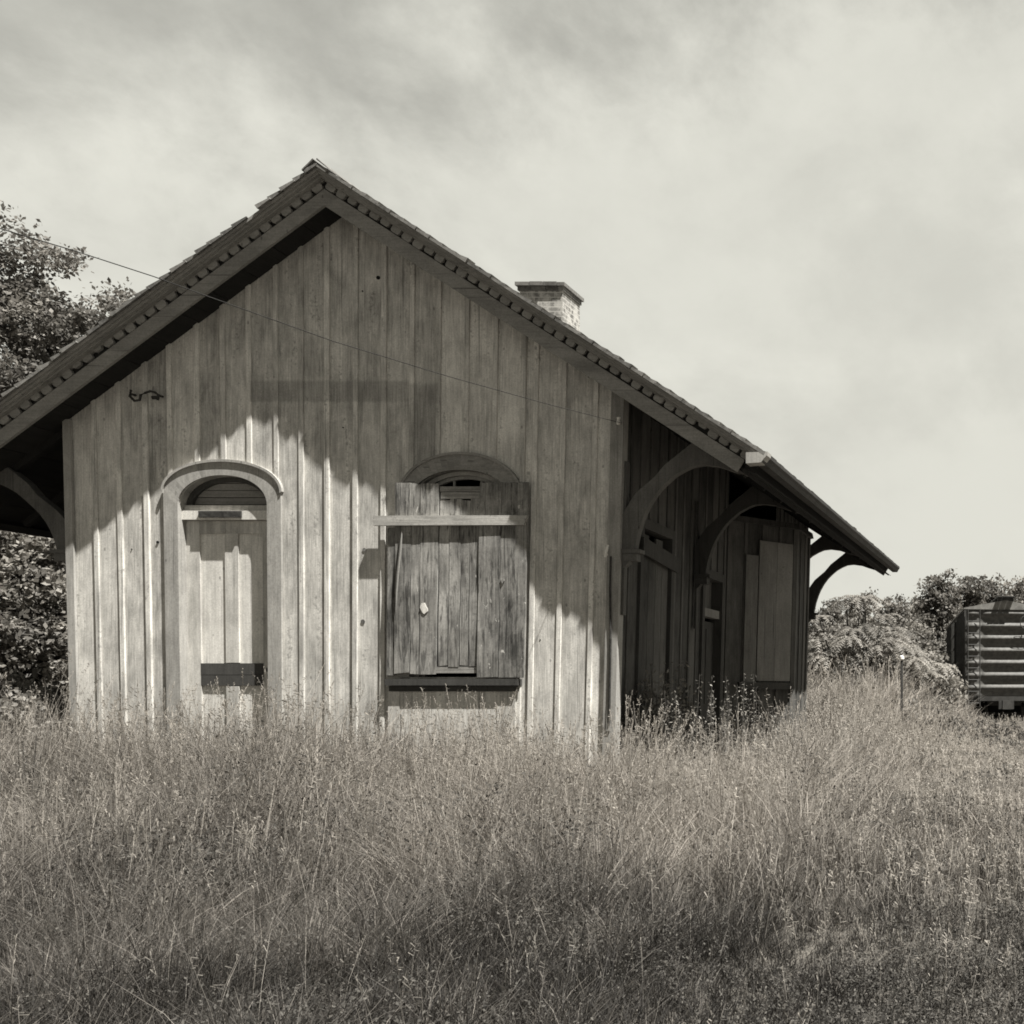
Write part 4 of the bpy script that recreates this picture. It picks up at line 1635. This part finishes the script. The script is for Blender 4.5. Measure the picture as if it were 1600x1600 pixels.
def blades(bands, tallfac=1.0):
    VV, TT = [], []
    for (y0, y1, dens, wd, hs) in bands:
        x, y = scatter(y0, y1, dens)
        n = len(x)
        if n == 0:
            continue
        # clump the blades
        cl = rng.random(n) < 0.6
        gx = np.round(x / 0.11) * 0.11 + rng.normal(0, 0.025, n)
        gy = np.round(y / 0.11) * 0.11 + rng.normal(0, 0.025, n)
        hx = np.sin(np.round(x / 0.11) * 12.9898 + np.round(y / 0.11) * 78.233) * 43758.5453
        hsh = hx - np.floor(hx)
        x = np.where(cl, gx + 0.06 * np.cos(hsh * 40), x)
        y = np.where(cl, gy + 0.06 * np.sin(hsh * 40), y)
        bad = in_depot(x, y)
        y = np.where(bad & (y < D + 0.3), D - 0.06 - 0.1 * rng.random(n), y)
        z = ground_h(x, y) - 0.02
        h = grass_height(x, y) * (0.35 + 0.85 * rng.random(n) ** 0.9) * hs * (0.7 + 0.6 * hsh)
        az = rng.uniform(0, 2 * np.pi, n)
        bend = h * rng.uniform(0.08, 1.15, n) ** 1.2
        dx, dy = np.cos(az) * bend + 0.05 * h, np.sin(az) * bend
        fa = rng.uniform(0, np.pi, n)
        sx, sy = np.cos(fa), np.sin(fa) * 0.6
        w = wd * rng.uniform(0.6, 1.5, n)
        droop = rng.uniform(0, 0.32, n) * bend / (h + 1e-6)
        lv = []
        for f_, wf_ in ((0, 0.8), (0.38, 1.0), (0.74, 0.72), (1.0, 0.12)):
            cx_ = x + dx * f_ ** 1.9
            cy_ = y + dy * f_ ** 1.9
            cz_ = z + h * (f_ - droop * f_ ** 3)
            for sg in (-1, 1):
                lv.append(np.stack([cx_ + sg * sx * w * wf_ / 2, cy_ + sg * sy * w * wf_ / 2, cz_], -1))
        V = np.stack(lv, 1)
        # dry straw up the field, greener close by; foreground dimming painted into the tone
        dry_and_dim = 0.0 + (0.36 + 0.26 * sm(-8.5, -3.0, x)) * sm(4.9, 9.8, y + 2.2 * (field(x, y, 0.7, 1.1) - 0.5)) + 0.26 * (field(x, y, 1.9, 2.0) - 0.5) - 0.16 * path_mask(x, y) * (1 - sm(9, 16, y)) + 0.14 * (hsh - 0.5)
        t = np.clip(dry_and_dim + rng.normal(0, 0.13, n) + 0.35 * (rng.random(n) < 0.10), 0.0, 1)
        VV.append(V)
        TT.append(t)
    V = np.concatenate(VV)
    t = np.concatenate(TT)
    n = len(V)
    b = np.arange(n)[:, None] * 8
    Q = np.stack([b + np.array([0, 1, 3, 2]), b + np.array([2, 3, 5, 4]), b + np.array([4, 5, 7, 6])], 1).reshape(-1, 4)
    return V.reshape(-1, 3), Q, np.repeat(t, 3)


V, Q, T_ = blades([(2.3, 7, 4200, 0.0040, 1.0), (7, 12.2, 2300, 0.0055, 1.0), (12.2, 24, 620, 0.009, 1.0), (24, 45, 210, 0.016, 1.0), (45, 70, 40, 0.03, 1.2)])
tag(quads_obj('meadow_grass', V, Q, T_, M_GRASS), 'tall uncut meadow grass covering the ground in front of the depot', 'grass', None, 'stuff')


def seed_stalks(bands):
    VV, TT = [], []
    for (y0, y1, dens, wd) in bands:
        x, y = scatter(y0, y1, dens)
        # stalks stand in drifts
        keep = rng.random(len(x)) < (0.15 + 0.85 * sm(0.35, 0.75, field(x, y, 1.3, 4.0))) * (0.10 + 0.75 * sm(4.8, 9.5, y) * (0.5 + 0.5 * sm(-8.5, -3.0, x)))
        x, y = x[keep], y[keep]
        n = len(x)
        z = ground_h(x, y)
        h = (grass_height(x, y) * 1.18 + 0.10) * rng.uniform(0.72, 1.22, n)
        az = rng.uniform(0, 2 * np.pi, n)
        ln = rng.uniform(0.03, 0.34, n) * h
        px_ = lambda f_: np.stack([x + np.cos(az) * ln * f_ ** 2, y + np.sin(az) * ln * f_ ** 2, z + h * f_], -1)
        tone = np.clip(rng.normal(0.34, 0.22, n) + 0.1 * (field(x, y, 0.8, 3) - 0.5), 0, 1)
        for a, b in ((0.3, 0.65), (0.65, 1.0)):
            A, B = px_(a), px_(b)
            s = np.array([wd * 0.3, wd * 0.1, 0])
            VV.append(np.stack([A - s, A + s, B + s * .7, B - s * .7], 1))
            TT.append(tone * 0.8)
        hl = rng.uniform(0.06, 0.17, n) * (wd / 0.003) ** 0.25
        style = rng.random(n)
        for k in range(9):
            f_ = 1.0 - hl / h * (k / 9)
            P_ = px_(f_)
            ang = rng.uniform(0, 2 * np.pi, n)
            rr = hl * np.where(style < 0.45, 0.30, 0.10) * (0.35 + k / 9) * rng.uniform(0.5, 1.2, n)
            tip = P_ + np.stack([np.cos(ang) * rr, np.sin(ang) * rr, hl * 0.16 * rng.uniform(-0.3, 1.3, n)], -1)
            s2 = np.stack([np.full(n, wd * 0.9), np.full(n, wd * 0.2), np.full(n, wd * 0.8)], -1)
            VV.append(np.stack([P_ - s2 * .4, tip - s2 * .6, tip + s2, P_ + s2 * .5], 1))
            TT.append(np.clip(tone + rng.normal(0, 0.12, n), 0, 1))
    V = np.concatenate(VV)
    t = np.concatenate(TT)
    return V.reshape(-1, 3), np.arange(len(V) * 4).reshape(-1, 4), t


V, Q, T_ = seed_stalks([(2.6, 7, 170, 0.0024), (7, 12, 330, 0.0040), (12, 24, 110, 0.007), (24, 40, 40, 0.012)])
tag(quads_obj('seed_grass', V, Q, T_, M_SEED), 'pale dry grass stalks with seed heads standing above the green', 'grass', None, 'stuff')


def weeds(bands):
    Cs, Ss, Ts = [], [], []
    for (y0, y1, dens, lf, hh) in bands:
        x, y = scatter(y0, y1, dens)
        keep = rng.random(len(x)) < 0.1 + 0.9 * sm(0.4, 0.8, field(x, y, 1.1, 7.0)) * np.where(y < 8, 1, 0.6)
        x, y = x[keep], y[keep]
        n = len(x)
        z = ground_h(x, y)
        for k in range(16):
            f_ = rng.random(n) ** 0.8
            r = 0.09 * rng.random(n) ** 0.5
            a = rng.uniform(0, 6.283, n)
            Cs.append(np.stack([x + r * np.cos(a), y + r * np.sin(a), z + 0.04 + f_ * hh * grass_height(x, y)], -1))
            Ss.append(lf * rng.uniform(0.5, 1.3, n))
            Ts.append(np.clip(rng.normal(0.4, 0.25, n), 0, 1))
    C = np.concatenate(Cs)
    V, Q = leaves_quads(C, None, np.concatenate(Ss), 0.5, 2.0)
    return V, Q, np.concatenate(Ts)


V, Q, T_ = weeds([(2.4, 7, 300, 0.019, 0.95), (7, 12.3, 170, 0.026, 1.05), (12.3, 24, 30, 0.055, 1.1), (24, 44, 14, 0.11, 1.2)])
tag(quads_obj('weeds', V, Q, T_, M_WEED), 'low broad leaved weeds growing through the meadow grass', 'weeds', None, 'stuff')


# --- individual weeds at the foot of the walls
def weed_plant(px, Y, h, spread, leaf, nl, label, mat=None, dx=0.0):
    x, y = XY(px, Y)
    gz = float(ground_h(x, y))
    root = empty('tall_weed', (x, y, gz), label, 'weed', 'tall weeds along the depot walls')
    st = MB()
    C, T2, S2 = [], [], []
    for k in range(max(5, int(spread * 75 * (1 if spread > 0.3 else 0.5)))):
        a = rnd.uniform(0, 6.283)
        r = spread * math.sqrt(rnd.random())
        hh = h * rnd.uniform(0.6, 1.05) * (1 - 0.25 * r / spread)
        b = Vector((x + r * 0.5 * math.cos(a), y + r * 0.35 * math.sin(a), gz - .05))
        tp = Vector((x + r * math.cos(a), y + 0.6 * r * math.sin(a), gz + hh))
        mid = b.lerp(tp, 0.55) + Vector((0, 0, 0.04))
        st.tube([b, mid, tp], [0.006, 0.005, 0.003], 5)
        for i in range(nl * 3):
            f_ = 0.12 + 0.88 * (i + rnd.random()) / (nl * 3)
            q = b.lerp(tp, f_)
            an = i * 2.4 + a
            C.append((q.x + leaf * .6 * math.cos(an), q.y + leaf * .6 * math.sin(an), q.z + rnd.uniform(-.01, .02)))
            T2.append(min(1, max(0, rnd.gauss(0.5, 0.25))))
            S2.append(leaf * 1.35 * (1.25 - 0.7 * f_) * rnd.uniform(.7, 1.2))
    V, Q = leaves_quads(np.array(C), None, np.array(S2), 0.6, 2.4)
    quads_obj('leaves', V, Q, T2, mat or M_LEAFL, root)
    st.build('stem', M_WEED, root)


weed_plant(1008, 12.0, 1.56, 0.40, 0.075, 15, 'dark leafy weed clump in the shade beside the near corner of the depot', M_LEAFD)
weed_plant(1042, 12.4, 1.75, 0.38, 0.08, 14, 'leafy weed under the slanting plank of the side window', M_LEAFD)
weed_plant(1072, 11.5, 1.52, 0.26, 0.05, 18, 'pale feathery weed standing out from the side window')
weed_plant(1108, 12.1, 1.44, 0.30, 0.05, 17, 'pale leafy weed before the side door')
weed_plant(1150, 12.5, 1.62, 0.24, 0.045, 18, 'tallest pale weed, between side door and bay window')
weed_plant(1182, 13.1, 1.50, 0.26, 0.05, 17, 'pale weed in front of the left edge of the bay window sheet')
weed_plant(1222, 13.6, 1.19, 0.34, 0.055, 14, 'low pale weed at the foot of the bay window')
weed_plant(150, 11.3, 1.08, 0.2, 0.05, 12, 'slender weed with flat flower heads at the left foot of the gable')
weed_plant(292, 11.2, 1.15, 0.16, 0.035, 16, 'tall seeding stalk in front of the left jamb of the door')
weed_plant(625, 11.3, 0.95, 0.22, 0.035, 12, 'thin weed below the left end of the boarded window sill')
weed_plant(770, 11.3, 0.88, 0.25, 0.04, 12, 'leaning weed below the right end of the boarded window sill')

for (px, Y, h, sp, lf, lab) in ((35, 9.6, 1.0, 0.28, 0.045, 'leafy weed standing out of the grass at the left picture edge'),
                                (470, 10.9, 0.85, 0.22, 0.04, 'thin weed between the door and the boarded window'),
                                (880, 11.0, 0.72, 0.2, 0.035, 'short weed at the wall right of the boarded window')):
    weed_plant(px, Y, h, sp, lf, 13, lab)
